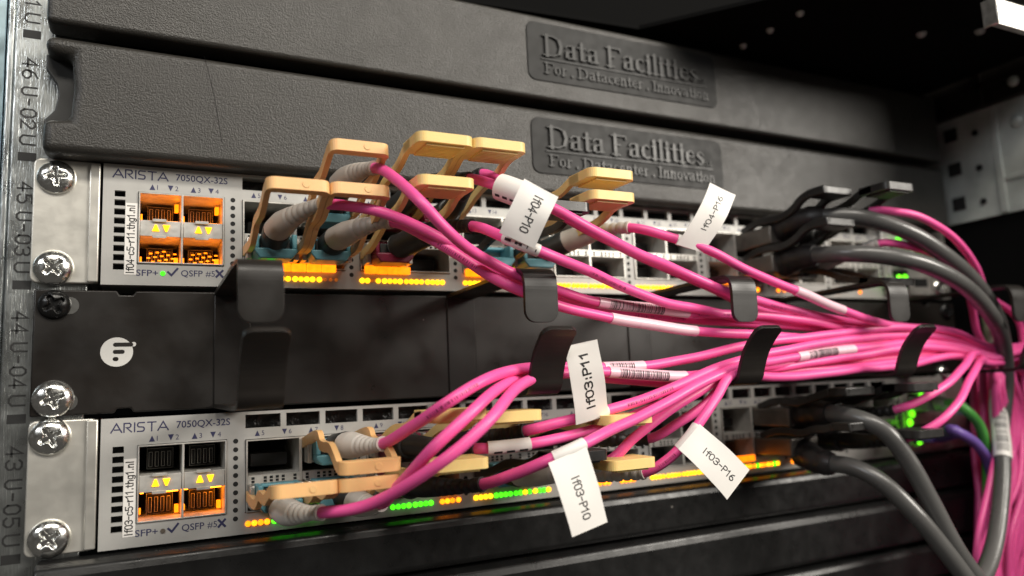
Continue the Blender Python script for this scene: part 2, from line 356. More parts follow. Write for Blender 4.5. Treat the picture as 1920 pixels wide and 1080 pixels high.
# serif letters for the moulded badge: (stem strokes, hair strokes, serif bars) on a unit cap height
def S_(x, y0, y1): return [(x, y0), (x, y1)]
SER = {
 'D': (.82, [('T', S_(.16, 0, 1)), ('h', [(.02, .02), (.40, .02), (.62, .15)]), ('T', [(.64, .2), (.70, .5), (.64, .8)]), ('h', [(.62, .85), (.40, .98), (.02, .98)])]),
 'F': (.68, [('T', S_(.16, 0, 1)), ('h', [(.02, .98), (.60, .98), (.61, .84)]), ('h', [(.16, .52), (.36, .52)]), ('h', [(.02, .02), (.32, .02)])]),
 'I': (.36, [('T', S_(.17, 0, 1)), ('h', [(.02, .98), (.32, .98)]), ('h', [(.02, .02), (.32, .02)])]),
 'a': (.52, [('h', [(.06, .55), (.14, .66), (.28, .67)]), ('T', [(.36, .6), (.37, .08)]), ('h', [(.40, .03), (.48, .06)]), ('h', [(.35, .42), (.16, .34)]), ('T', [(.11, .28), (.10, .12)]), ('h', [(.16, .02), (.26, .03), (.36, .12)])]),
 't': (.36, [('T', [(.17, .86), (.17, .1)]), ('h', [(.02, .65), (.32, .65)]), ('h', [(.2, .02), (.32, .06)])]),
 'c': (.46, [('T', [(.11, .5), (.09, .33), (.12, .16)]), ('h', [(.15, .08), (.26, .01), (.40, .1)]), ('h', [(.13, .58), (.25, .67), (.39, .55)])]),
 'i': (.28, [('T', S_(.14, 0, .66)), ('h', [(.03, .65), (.14, .65)]), ('h', [(.02, .02), (.26, .02)]), ('T', [(.13, .86), (.13, .92)])]),
 'l': (.28, [('T', S_(.14, 0, 1)), ('h', [(.03, .98), (.14, .98)]), ('h', [(.02, .02), (.26, .02)])]),
 'e': (.48, [('T', [(.11, .5), (.09, .33), (.12, .16)]), ('h', [(.15, .08), (.27, .01), (.42, .12)]), ('h', [(.13, .58), (.25, .67), (.38, .56), (.40, .38), (.12, .38)])]),
 's': (.42, [('h', [(.34, .52), (.24, .67), (.10, .58)]), ('T', [(.10, .50), (.32, .22)]), ('h', [(.32, .12), (.2, .01), (.07, .15)])]),
 'o': (.52, [('T', [(.10, .48), (.09, .33), (.10, .18)]), ('h', [(.13, .1), (.25, .01), (.37, .1)]), ('T', [(.40, .18), (.41, .33), (.40, .48)]), ('h', [(.37, .57), (.25, .67), (.13, .57)])]),
 'r': (.40, [('T', S_(.13, 0, .66)), ('h', [(.02, .02), (.26, .02)]), ('h', [(.18, .5), (.28, .65), (.38, .6)])]),
 'n': (.56, [('T', S_(.13, 0, .66)), ('h', [(.18, .52), (.3, .65)]), ('T', [(.38, .6), (.40, 0)]), ('h', [(.02, .02), (.24, .02)]), ('h', [(.32, .02), (.52, .02)])]),
 'v': (.50, [('T', [(.08, .64), (.23, .05)]), ('h', [(.26, .05), (.42, .62)]), ('h', [(.36, .65), (.49, .65)])]),
 '.': (.24, [('T', [(.11, .02), (.11, .08)])]), ' ': (.26, []),
}
def serif(mb, txt, cap, x0, x1, fn, depth, thick=.13, thin=.05):
    W = sum(SER[c][0] for c in txt); k = (x1-x0)/W; x = x0; q = 0
    for c in txt:
        for kind, st in SER[c][1]:
            q += 1
            stroke(mb, [(x+a*k, b*cap) for a, b in st], (thick if kind == 'T' else thin)*cap, fn, 0, depth+.01*(q % 5), 0)
        x += SER[c][0]*k

# ------------------------------------------------------------------ the rack
U = 44.45
bd = MB(); bd.box(-500, 900, 230, 240, -500, 700)
tag(bd.build('background', 'void'), kind='structure')

# left mounting rail, brushed zinc with printed unit numbers
r = MB(); r.box(-7.2, 17, 0, 2.2, -130, 330); r.box(-9.6, -7.3, 1.2, 46, -130, 330)
rail = tag(r.build('rack_rail', 'rail', loc=(0, 0, -130), bevel=.7), 'brushed zinc rack rail with printed unit numbers along the left edge', 'rail')
t = MB()
def rail_fn(xc, zc): return lambda u, v, d: (xc+v, -.02-d, zc-u)
for k, num in ((4, '47'), (3, '46'), (2, '45'), (1, '44'), (0, '43')):
    top = .9+(k)*U if k else .9
    z1 = 45.2+(k)*U - (0 if k else .3)
    zt = .9 + 44.1*(k+1)
    digits(t, num, 4.3, 4.2, rail_fn(-4.5, zt-9.0), .62)
    digits(t, 'U-0%d' % (48-int(num)), 4.3, 3.95, rail_fn(-4.5, zt-19.4), .62)
    digits(t, 'U', 4.3, 4.6, rail_fn(-4.5, zt-36.6), .62)
    t.box(-4.9, .4, -.07, -.02, zt-1.5-.0, zt+1.5)
t.box(-4.9, .4, -.07, -.02, -.6, 2.4)
t.build('unit_numbers', 'ink', rail)
# blue passivated post beyond the left rail
p = MB(); p.plate(-60, -12, 60, 330, 16, 18, [(-17.5, -14.2, z, z+5) for z in range(66, 320, 22)])
post = tag(p.build('rack_post', 'bluezinc', loc=(-36, 17, 60), bevel=.4), 'bluish zinc rack post beyond the numbered left rail', 'post')
# right hand side: galvanised plate standing forward, black above and below
p = MB(); p.prism(rrect(-86, 60, 137, 203, 2), lambda a, b, d: (d, a, b), 490, 492)
sp = tag(p.build('side_plate', 'galv', loc=(491, -10, 137)), 'dull zinc side plate with square and round holes at the right of the rack', 'plate')
h = MB()
for z in (149, 171, 193): h.box(489.2, 489.95, -13, -5, z-4, z+4)
h.build('square_hole', 'hole', sp)
h = MB()
for y, z in ((-24, 190), (-24, 168), (-24, 147)): h.cyl((489.2, y, z), (489.95, y, z), 2.0)
h.build('round_hole', 'hole', sp)
h = MB(); h.box(488.6, 489.99, -38, -34, 137.5, 202.5); h.box(488.9, 489.98, -86, -34, 156, 159)
h.build('crease', 'galv', sp, bevel=.5)
p = MB(); p.box(492.5, 494.5, -140, 120, -200, 320)
tag(p.build('rack_cheek', 'void', loc=(493, 0, -200)), 'black side panel of the rack behind the hanging pink cables', 'panel')
p = MB(); p.box(486, 490.5, -120, 40, 203.5, 320); 
ub = tag(p.build('upper_bracket', 'powder', loc=(488, -40, 203)), 'black upper side bracket with pale bolts at the top right', 'bracket')
def bolt(parent, c, ax, r=3.4):
    b = MB(); c = Vector(c); ax = Vector(ax)
    b.tube([c, c+ax*.9, c+ax*1.8, c+ax*2.3], [r, r*.95, r*.65, .05], 16); b.build('bolt', 'galv', parent)
q = MB(); q.box(484.6, 485.9, -100, 20, 214, 218); q.box(484.6, 485.9, -34, -30, 204, 260); q.build('bracket_lip', 'powder', ub, bevel=.4)
for px, py in ((1900, 152), (1892, 82), (1828, 90), (1762, 118)):
    d = FW + RT*((px-960)/FPX) - UP*((py-540)/FPX); q = CAM + d*((486-CAM.x)/d.x); bolt(ub, q, (-1, 0, 0), 3.3)
d = FW + RT*((1907-960)/FPX) - UP*((226-540)/FPX); q = CAM + d*((490-CAM.x)/d.x); bolt(sp, q, (-1, 0, 0), 4.2)
# overhead plate
p = MB(); p.prism([(-60, 226), (-60, 14), (150, 2), (255, -6), (300, -60), (330, -95), (484, -95), (484, 226)], lambda a, b, d: (a, b, d), 223, 225)
tp = tag(p.build('top_plate', 'void', loc=(270, 0, 223)), 'black top plate of the rack with a row of small bolts', 'plate')
for x, y in ((318.3, -11.4), (318.4, -30.5), (319, -49.5)): bolt(tp, (x, y, 223), (0, 0, -1), 2.0)
for x, y in ((426, -71), (399, -57)): bolt(tp, (x, y, 223), (0, 0, -1), 2.6)
# bright bracket at the top right corner
a0 = at(1858, 10, -110); 
p = MB(); p.box(a0.x, a0.x+40, -112, -109, a0.z-9.5, a0.z+3); p.box(a0.x-1.0, a0.x-.1, -113, -106, a0.z-9.5, a0.z+3)
tag(p.build('lamp_bracket', 'shell', loc=(a0.x, -110, a0.z-9), bevel=.6), 'bright zinc bracket corner at the top right of the photo', 'bracket')

# ------------------------------------------------------------------ blanking panels
def blank(zbl, zbr, ztl, ztr, xr, label, badge):
    x0 = 3
    zn0, zn1 = zbl+11.2, zbl+35.0
    poly = [(x0, zbl), (xr, zbr), (xr, ztr), (x0, ztl), (x0, zn1), (10.8, zn1-.4), (11.6, (zn0+zn1)/2), (10.8, zn0+.4), (x0, zn0)]
    b = MB(); b.prism_xz(poly, -12, 0)
    o = tag(b.build('blanking_panel', 'grain', loc=((x0+xr)/2, -6, zbl), bevel=3.0, seg=4), label, 'blanking panel', 'grained blanking panels at the top of the rack')
    b = MB(); b.prism_xz([(x0-.4, zn0-2), (13, zn0-2), (13, zn1+2), (x0-.4, zn1+2), (x0-.3, zn1-3.5), (x0+2.8, zn1-8), (x0+3.6, (zn0+zn1)/2), (x0+2.6, zn0+6), (x0-.4, zn0+2)], -3.6, -.6)
    b.build('release_latch', 'smooth_black', o, bevel=.5)
    if badge:
        zb0, zb1 = badge
        b = MB(); b.prism_xz(rrect(187, 296, zb0, zb1, 4), -12.5, -11.5)
        bd_ = b.build('badge', 'badge', o, bevel=.25)
        fn = lambda u, v, d: (u, -12.5-d, v)
        t = MB(); f1 = lambda u, v, d: (u, -12.51-d, zb0+12.0+v)
        serif(t, 'Data Facilities', 9.6, 194.5, 284, f1, 1.0, .17, .06)
        serif(t, 'nl', 2.6, 284.5, 288.5, f1, .5)
        stroke(t, [(194, -1.6), (289, -1.6)], .55, f1, 0, .5)
        f2 = lambda u, v, d: (u, -12.51-d, zb0+3.6+v)
        serif(t, 'For . Datacenter . Innovation', 5.0, 195, 290, f2, .7, .17, .09)
        t.build('moulded_lettering', 'letter', bd_)
    return o
blank(132.4, 131.0, 173.2, 169.4, 474, 'lower grained black blanking panel with moulded badge directly above the upper switch', (141.3, 167.0))
blank(177.8, 173.6, 216.5, 215.0, 474, 'upper grained black blanking panel with moulded badge under the dark top plate', (184.5, 212.3))
c0, c1 = at(383, 105, -12), at(416, 266, -12)
t = MB(); stroke(t, [(c0.x, c0.z), (c0.x+2.2, c0.z-9), ((c0.x+c1.x)/2+.6, (c0.z+c1.z)/2), (c1.x, c1.z)], .16, lambda u, v, d: (u, -12.0-d, v), 0, .03)
t.build('hairline_scratch', 'void', bpy.data.objects['blanking_panel'])
# ribbed panels below
def ribbed(ztop, label):
    b = MB()
    prof = [(0, -19.3), (-10.6, -19.3), (-12, -17.6), (-12.2, -4.2), (-11.2, -1.6), (-8.4, -.4), (-2, -.2), (0, -.3)]
    b.prism_yz([(y, ztop+z) for y, z in prof], 5, 473)
    o = tag(b.build('blanking_panel', 'ridge', loc=(240, -6, ztop-44), bevel=.9, seg=3), label, 'blanking panel', 'smooth ribbed panels under the lower switch')
    b = MB(); prof = [(0, -44), (-12.6, -44), (-13.8, -42.6), (-14, -25), (-13.2, -22), (-10.4, -20.5), (0, -20.4)]
    b.prism_yz([(y, ztop+z) for y, z in prof], 5.4, 472.6); b.build('lower_rib', 'ridge', o, bevel=.9, seg=3)
ribbed(-.2, 'satin black ribbed panel right below the lower switch, catching its lamp reflections')
ribbed(-46.2, 'satin black ribbed panel at the very bottom edge of the photo')
ribbed(-92.2, 'black ribbed panel below the others at bottom right')

# ------------------------------------------------------------------ screws
def screw_mesh(R, H, ang, cross=(3.5, 1.0, 1.6)):
    b = MB(); NR, NA = 26, 72; vs = []; fs = []
    ca, sa = cos(ang), sin(ang)
    def hgt(x, y):
        r = sqrt(x*x+y*y)/R; h = H*(1-r**2.6)**.62 if r < 1 else 0
        u, v = abs(x*ca+y*sa), abs(-x*sa+y*ca)
        a, c = max(u, v), min(u, v)
        wid = cross[1]*(1-.28*a/cross[0])
        if a < cross[0] and c < wid: h -= cross[2]*min(1, (cross[0]-a)/.7)*min(1, (wid-c)/.28)
        elif a < 1.9 and a+c < 2.4: h -= cross[2]*.75
        return h
    vs.append((0, -hgt(0, 0), 0))
    for i in range(1, NR+1):
        r = R*i/NR
        for j in range(NA):
            a = 2*pi*j/NA; x, y = r*cos(a), r*sin(a); vs.append((x, -hgt(x, y), y))
    for j in range(NA): fs.append((0, 1+j, 1+(j+1) % NA))
    for i in range(NR-1):
        for j in range(NA):
            q = 1+i*NA; fs.append((q+j, q+NA+j, q+NA+(j+1) % NA, q+(j+1) % NA))
    q = 1+(NR-1)*NA; n = len(vs)
    for j in range(NA): vs.append((vs[q+j][0], 1.2, vs[q+j][2]))
    for j in range(NA): fs.append((q+j, n+j, n+(j+1) % NA, q+(j+1) % NA))
    b.add(vs, fs, 0, True); return b
def screw(px, py, Y, R, ang, m, label, group='pan head screws in the left rail'):
    c = at(px, py, Y-2.0); c.y = Y
    b = screw_mesh(R, 2.9, ang); b.v = [v+c for v in b.v]
    b.tube([(c.x, c.y+1, c.z), (c.x, c.y+9, c.z)], 2.6, 12)
    return tag(b.build('screw', m, loc=c), label, 'screw', group)
screw(105, 330, -3.1, 6.0, .1, 'chrome', 'shiny cross-head screw at the top of the upper switch bracket')
screw(99, 500, -3.1, 6.1, .75, 'chrome', 'shiny cross-head screw at the bottom of the upper switch bracket')
screw(101, 570, -3.0, 5.0, .55, 'blackscrew', 'black cross-head screw in the top corner of the black cable manager')
screw(98, 748, -3.0, 6.2, .35, 'chrome', 'shiny cross-head screw in the bottom corner of the black cable manager')
screw(93, 820, -3.1, 6.1, .5, 'chrome', 'shiny cross-head screw at the top of the lower switch bracket')
screw(91, 1012, -3.1, 6.2, .62, 'chrome', 'shiny cross-head screw at the bottom of the lower switch bracket')
screw(1765, 540, -3.1, 5.6, .5, 'chrome', 'blurred shiny screw at the right end of the upper switch', 'screws in the right rail')
screw(1775, 700, -3.1, 5.4, .2, 'chrome', 'blurred shiny screw at the right end of the lower switch', 'screws in the right rail')
screw(1779, 583, -3.0, 5.4, .2, 'blackscrew', 'blurred black screw at the right end of the cable manager', 'screws in the right rail')

# ------------------------------------------------------------------ switches
SEP, PITCH = 64.8, 44.2
def tri(mb, x, z, s, up, fn_y, m=0):
    h = s*.55; mb.add([(x-s/2, fn_y, z-h if up else z+h), (x+s/2, fn_y, z-h if up else z+h), (x, fn_y, z+h if up else z-h)], [(0, 1, 2)], m)
def switch(dx, dz, name, leds, sfp_lit, pipes, label, stickername):
    root = empty('network_switch', (241+dx, 0, dz+.6), label, 'network switch', 'rack switches')
    X = lambda x: x+dx
    Z = lambda z: z+dz
    def Bx(mb, x0, x1, y0, y1, z0, z1, m=0): mb.box(X(x0), X(x1), y0, y1, Z(z0), Z(z1), m)
    b = MB(); Bx(b, 23, 460, 27, 200, 1, 43.2); b.build('chassis', 'void', root)
    # brackets
    for side in (0, 1):
        b = MB()
        x0, x1 = (1.4, 21.4) if side == 0 else (461.6, 481.4)
        b.prism_xz(rrect(X(x0), X(x1), Z(1.2), Z(44.0), 2.2), -3.0, -1.0)
        xb = x1-3.4 if side == 0 else x0
        Bx(b, xb, xb+3.4, -4.1, -2.9, 1.6, 43.6)
        if side == 0: Bx(b, 18.6, 21.2, -1, 40, 1.6, 43.6)
        e = b.build('mounting_bracket', 'ear', root, bevel=.5, seg=3)
    # face plate with openings
    holes = [(33.2, 61.9, 8.3, 34.3)]
    holes += [(25.8, 29.2, 32.0-3.24*i, 34.2-3.24*i) for i in range(9)]
    holes += [(68.1+14.35*i, 80.4+14.35*i, 37.7, 42.5) for i in range(24)]
    for k in range(8):
        s = SEP+PITCH*k
        holes += [(s+3.3, s+41.9, 8.0, 33.8)]
    b = MB(); b.plate(X(22.2), X(461), Z(.8), Z(43.6), -4.2, -2.4, [(X(a), X(c), Z(d), Z(e)) for a, c, d, e in holes])
    face = b.build('faceplate', 'face', root)
    b = MB(); Bx(b, 22.2, 461, -2.3, 20, 43.0, 43.55); Bx(b, 22.2, 461, -2.3, 20, .85, 1.4); Bx(b, 22.2, 23, -2.3, 30, 1.5, 42.9)
    b.build('cover_edge', 'face', root)
    b = MB(); Bx(b, 66, 415, 3.0, 3.6, 36.6, 42.9); Bx(b, 24, 31, 1.0, 1.6, 4, 36)
    b.build('vent_grille', 'mesh', root)
    # row of round vents between blocks
    for k in range(9):
        b = MB()
        for i in range(10):
            if k == 8 and i > 8: continue
            b.cyl((X(SEP+PITCH*k), -4.26, Z(6.4+3.0*i)), (X(SEP+PITCH*k), -4.0, Z(6.4+3.0*i)), .88, 0, 12)
        b.build('round_vents', 'hole', face)
    # printing
    fnp = lambda x, z: (lambda u, v, d: (X(x)+u, -4.23-d, Z(z)+v))
    t = MB()
    L = {'A': [[(0, 0), (.5, 1), (1, 0)], [(.32, .3), (.78, .3)]], 'R': [[(0, 0), (0, 1), (.65, 1), (.82, .85), (.82, .65), (.65, .5), (.3, .5), (.9, 0)]],
         'I': [[(.0, 0), (.0, 1)]], 'S': [[(.85, 1), (.15, 1), (0, .85), (0, .65), (.15, .52), (.7, .48), (.85, .35), (.85, .15), (.7, 0), (0, 0)]],
         'T': [[(0, 1), (1, 1)], [(.5, .95), (.5, 0)]]}
    x = 25.2
    for ch, w_ in (('A', 3.9), ('R', 3.2), ('I', .9), ('S', 3.1), ('T', 3.2), ('A', 3.9)):
        for q, st in enumerate(L[ch]): stroke(t, [(x+a*(w_-.7), c*2.9) for a, c in st], .42, lambda u, v, d: (X(u), -4.22-d, Z(38.9)+v), 0, .03+.01*q)
        x += w_
    put_text(t, '7050QX-32S', 2.35, fnp(45.3, 39.3), 17.6, bold=.012)
    t.build('brand_lettering', 'navy', face); t = MB()
    for n, (x, up) in enumerate(((38.3, 1), (44.2, 0), (51.8, 1), (57.8, 0))):
        tri(t, X(x-.6), Z(36.2), 1.9, up, -4.25); put_text(t, str(n+1), 1.75, fnp(x+.9, 35.35), None)
    for k in range(8):
        for i in range(4):
            x = SEP+PITCH*k+8.6+9.6*i
            tri(t, X(x-1.2), Z(35.75), 1.8, i % 2 == 0, -4.25); put_text(t, str(5+4*k+i), 1.7, fnp(x+.3, 34.95), None)
    t.build('port_numbers', 'navy', face); t = MB()
    put_text(t, 'SFP+', 2.2, fnp(33.0, 4.1), 7.0, bold=.01)
    stroke(t, [(43.2, 5.6), (44.3, 4.5), (46.2, 6.9)], .7, lambda u, v, d: (X(u), -4.22-d, Z(v)), 0, .03)
    put_text(t, 'QSFP', 2.2, fnp(47.4, 4.3), 7.2, bold=.01); put_text(t, '#5', 2.1, fnp(55.6, 4.4), 3.1)
    stroke(t, [(59.3, 4.4), (61.3, 6.6)], .75, lambda u, v, d: (X(u), -4.22-d, Z(v)), 0, .03)
    stroke(t, [(59.3, 6.6), (61.3, 4.4)], .75, lambda u, v, d: (X(u), -4.22-d, Z(v)), 0, .045)
    t.build('printed_lettering', 'navy', face)
    b = MB(); b.cyl((X(41.5), -4.5, Z(5.1)), (X(41.5), -3.9, Z(5.1)), .8); b.build('port_lamp', 'lime' if sfp_lit == 2 else 'off', root)
    # name sticker
    b = MB(); Bx(b, 29.3, 33.1, -4.32, -4.24, 4.4, 29.9); st = b.build('name_sticker', 'paper', root)
    t = MB(); plain(t, name+'-c5-r11.thg1.nl', 2.2, 24.2, lambda u, v, d: (X(32.2)-v, -4.33-d, Z(4.9)+u), .34); t.build('sticker_lettering', 'ink', st)
    # SFP cage, two by two
    b = MB(); x0, x1, z0, z1 = 33.4, 61.7, 8.5, 34.1; xm = (x0+x1)/2
    for xa, xb in ((x0, x0+.5), (xm-.35, xm+.35), (x1-.5, x1)): Bx(b, xa, xb, -4.9, 24, z0, z1)
    Bx(b, x0, x1, -4.8, 24, z1-.5, z1-.01); Bx(b, x0, x1, -4.8, 24, z0+.01, z0+.5)
    for xa in (x0+.6, xm+.45):
        xb = xa+13.1
        Bx(b, xa, xb, -4.6, 20, 18.3, 24.0)
        Bx(b, xa+3.9, xa+8.4, -5.4, -4.65, 23.4, 24.5); Bx(b, xa+3.9, xa+8.4, -5.2, -4.62, 17.6, 18.6, )
    Bx(b, x0, x1, 23, 24, z0+.6, z1-.6, 1)
    for xa in (x0+.6, xm+.45):
        for zz in (8.9, 24.6):
            for q in range(4): Bx(b, xa+3+q*2.0, xa+4.2+q*2.0, 8, 9, zz+1.2, zz+6.4, 1)
            Bx(b, xa+2.4, xa+11, 9.2, 20, zz+.4, zz+7.6, 1)
    sc_ = b.build('transceiver_cage', ['tin', 'hole'], root, bevel=.12, seg=1)
    b = MB()
    for xa in (x0+.6, xm+.45):
        for q, up in ((5.0, True), (8.4, False)):
            s, h = 1.15, 1.15
            zc = 21.3
            pts = [(-s, -h), (s, -h), (.3, h), (-.3, h)] if up else [(-s, h), (-.3, -h), (.3, -h), (s, h)]
            b.prism_xz([(X(xa+q+p_[0]), Z(zc+p_[1])) for p_ in pts], -5.0, -4.5)
    b.build('arrow_lamp', 'amber', root)
    b = MB()  # glowing bars and dots stand in for orange-lit cage walls and grille
    for xa in (x0+.6, xm+.45):
        rows = (8.9, 24.6) if sfp_lit == 2 else (8.9,)
        for zz in rows:
            Bx(b, xa+11.4, xa+12.7, 4, 7, zz+.8+(4.4 if zz > 20 else 0), zz+3.4+(4.4 if zz > 20 else 0))
            Bx(b, xa+.1, xa+.7, 3, 7, zz+1.5, zz+3.2)
            if sfp_lit == 2 and zz < 20:
                for q in range(14): b.cyl((X(xa+1.6+.72*q), 1.5, Z(zz+.9+(q*37 % 11)*.42)), (X(xa+2.7+.72*q), 1.5, Z(zz+.9+(q*37 % 11)*.42)), .26, 0, 8)
    b.build('port_glow', 'glow', root)
    b = MB()  # unseen emitters, added to throw orange light onto the cage walls
    for xa in (x0+.6, xm+.45):
        if sfp_lit == 2:
            for zz in (9.05, 24.1): (Bx(b, xa+6.6, xa+12.2, -2.6, 7, zz+.0, zz+.35), Bx(b, xa+.4, xa+2.0, -1, 9, zz, zz+.35))
        else: (Bx(b, xa+8.2, xa+12.2, -2.0, 8, 17.7, 18.1), Bx(b, xa+.3, xa+1.4, -1, 8, 17.7, 18.1))
    b.build('added_glow_strip', 'inner', root)
    # QSFP cages, two columns of two
    for k in range(8):
        s = SEP+PITCH*k; x0, x1 = s+3.5, s+41.7; xm = (x0+x1)/2; b = MB()
        for xa, xb in ((x0, x0+.5), (xm-.5, xm+.5), (x1-.5, x1)): Bx(b, xa, xb, -4.9, 26, 8.2, 33.6)
        Bx(b, x0, x1, -4.8, 26, 33.1, 33.59); Bx(b, x0, x1, -4.8, 26, 8.21, 8.6)
        for xa in (x0+.6, xm+.6):
            Bx(b, xa, xa+18.0, -4.7, 24, 18.0, 20.9)
            for q in range(8):
                if q in (0, 2, 3, 4, 5, 7): Bx(b, xa+1.2+2.1*q, xa+2.3+2.1*q, -4.76, -4.69, 19.4, 20.3, 1)
                if q in (0, 2, 3, 4, 5, 7): Bx(b, xa+1.2+2.1*q, xa+2.3+2.1*q, -4.76, -4.69, 18.25, 19.1, 1)
        Bx(b, x0+.1, x1-.1, 24.5, 26, 8.7, 33, 1)
        for xa in (x0+.6, xm+.6):
            for zz in (9.0, 21.2): Bx(b, xa+2.5, xa+15.5, 6, 22, zz+2, zz+6.5, 1)
        b.build('transceiver_cage', ['tin', 'hole'], root)
    # status lamps: 4 groups of 4 in every block
    first = {}
    for k, codes in leds.items():
        s = SEP+PITCH*k
        for i, cc in enumerate(codes):
            if cc == ' ': continue
            m = {'y': 'amber', 'o': 'orange', 'd': 'dim', 'g': 'lime', 'x': 'off'}[cc]
            x = s+4.2+2.17*i+.45*(i//4); r_ = 1.04 if cc != 'd' else .7
            if m not in first:
                b = MB(); c = Vector((X(x), -4.2, Z(4.25)))
                b.tube([c, c+Vector((0, -.5, 0)), c+Vector((0, -.85, 0)), c+Vector((0, -1.0, 0))], [r_, r_*.95, r_*.6, .02], 10)
                o = b.build('status_lamp', m, root, loc=c); first[m] = o
            else:
                o = first[m].copy(); COL.objects.link(o); o.parent = root; o.location = Vector((X(x), -4.2, Z(4.25)))*S - root.location
    for (k, xa, xb, m) in pipes:
        s = SEP+PITCH*k; b = MB(); n = max(1, int((xb-xa)/4.6))
        for q in range(n):
            w_ = (xb-xa)/n; Bx(b, s+xa+q*w_, s+xa+(q+1)*w_-.3, -6.2, -4.95, 6.9, 9.9)
        b.build('light_pipe', m, root, bevel=.2, seg=1)
    # management block at the right end
    b = MB(); Bx(b, 419, 458, -6.5, -4.3, 3, 41); Bx(b, 421, 438, -8, -6.4, 5, 19); Bx(b, 421, 438, -8, -6.4, 22, 36)
    mg = b.build('management_block', 'tin', root, bevel=.5)
    b = MB(); Bx(b, 423, 436, -8.2, -7.9, 6.5, 17); Bx(b, 423, 436, -8.2, -7.9, 23.5, 34.5); Bx(b, 443, 455, -6.7, -6.4, 8, 13); b.build('jack', 'hole', mg)
    return root

LEDS_U = {0: 'ggggggyyyyyyyddd', 1: 'yydyyyyyyyyyyyyy', 2: 'yyyyyyyyyyyyyyyy', 3: 'yyyyyyyyyyyyyyyy', 4: 'yyyyyyyyyyy ', 5: '  goo  yyyy   o ', 6: ' o o   o  ', 7: ' o       o'}
LEDS_L = {0: 'oooogggggggg    ', 1: '    gggggggg oooo', 2: 'yyyyggggggygyggy', 3: 'yyggyyoooo  oooo', 4: 'yyyyyyyyyyyyyyyy', 5: 'ooooogooogooyogy', 6: 'ogoooog o'}
sw_l = switch(0, 0, 'lf03', LEDS_L, 1, [(1, 33, 41, 'glow'), (5, 4, 22, 'glow'), (6, 4, 14, 'glow')],
              'lower silver network switch with mostly unlit small upper ports and lf03 sticker', 'lf03')
sw_u = switch(-1.3, 88.4, 'lf04', LEDS_U, 2, [(0, 8, 12, 'glow'), (0, 12.2, 15, 'lime'), (0, 15.2, 38, 'glow'), (1, 5, 24, 'glow'), (2, 4, 16, 'glow'), (2, 16.2, 20, 'lime'), (2, 20.2, 26, 'glow'), (2, 31, 37, 'glow'), (5, 12, 26, 'glow')],
              'upper silver network switch with orange glowing small ports and lf04 sticker', 'lf04')

# ------------------------------------------------------------------ cable manager with hooks
root = empty('cable_manager', (241, 0, 45), 'black horizontal cable manager with finger hooks and round pale logo between the switches', 'cable manager')
b = MB()
out = [(1.6, 45.4), (26, 45.4), (26.8, 46.9), (31, 46.9), (31.8, 45.4), (452, 45.4), (453, 46.9), (457, 46.9), (458, 45.4), (481, 45.4), (481, 87.3), (458, 87.3), (457, 85.8), (453, 85.8), (452, 87.3), (31.8, 87.3), (31, 85.8), (26.8, 85.8), (26, 87.3), (1.6, 87.3)]
b.prism_xz(out, -3.0, -1.2); pl = b.build('faceplate', 'powder', root, bevel=.5)
for px, py in ((133, 573), (130, 753)):
    b = MB(); c = at(px, py, -3); b.prism_xz(rrect(c.x-4, c.x+2.4, c.z-2.9, c.z+2.9, 2.8), -3.08, -2.9)
    b.build('screw_slot', 'wear', pl)
b = MB(); c = at(219, 660, -3); R_ = 5.0
ring = [(c.x+R_*cos(2*pi*i/40), c.z+R_*sin(2*pi*i/40)) for i in range(40)]
b.prism_xz(ring, -3.07, -2.95)
b.prism_xz([(c.x+5.1+.8*cos(2*pi*i/16), c.z+2.6+.8*sin(2*pi*i/16)) for i in range(16)], -3.075, -2.95)
lg = b.build('round_logo', 'logo', pl)
b = MB()
for z_, xa, xb in ((2.5, -1.2, 5.0), (.05, -1.2, 2.4), (-2.4, -1.2, .6)):
    b.prism_xz(rrect(c.x+xa, c.x+xb, c.z+z_-.7, c.z+z_+.7, .68), -3.12, -2.95)
b.build('logo_bars', 'powder', lg)
hooks = []
for k in range(5):
    xc = 57.4+90.4*k+6.3; hw = 6.3
    if k == 0:
        b = MB(); b.box(xc-hw, xc+hw, -3.6, -3.02, 46.3, 86.6); h0 = b.build('hook_base', 'powder', root, bevel=.4)
        up_ = [(-3.1, 86.8), (-30, 87.2), (-66, 87.6), (-70, 87.2), (-72.4, 85.4), (-73.2, 82.5), (-73.2, 78), (-73.0, 69.3)]
        lo_ = [(-3.1, 46.2), (-30, 46.0), (-67, 45.8), (-71, 46.3), (-73, 48.2), (-74, 51), (-77.5, 58), (-82.5, 63.5), (-86.2, 66.4)]
        up_ = [tuple(q) for q in spl2(up_)]; lo_ = [tuple(q) for q in spl2(lo_)]
        up_.append((-72.95, 67.5)) if False else None
        b = MB(); b.ribbon(up_, xc, hw, 1.5, 0, 4.0); h1 = b.build('upper_hook', 'powder', root, bevel=.45, seg=3, loc=(xc, -3, 87))
        b = MB(); b.ribbon(lo_, xc, hw, 1.5, 0, 3.0); h2 = b.build('lower_hook', 'powder', root, bevel=.45, seg=3, loc=(xc, -3, 46))
        hooks = [h0, h1, h2]
    else:
        for h_ in hooks:
            o = h_.copy(); COL.objects.link(o); o.parent = root; o.location = h_.location + Vector((90.4*k*S, 0, 0))

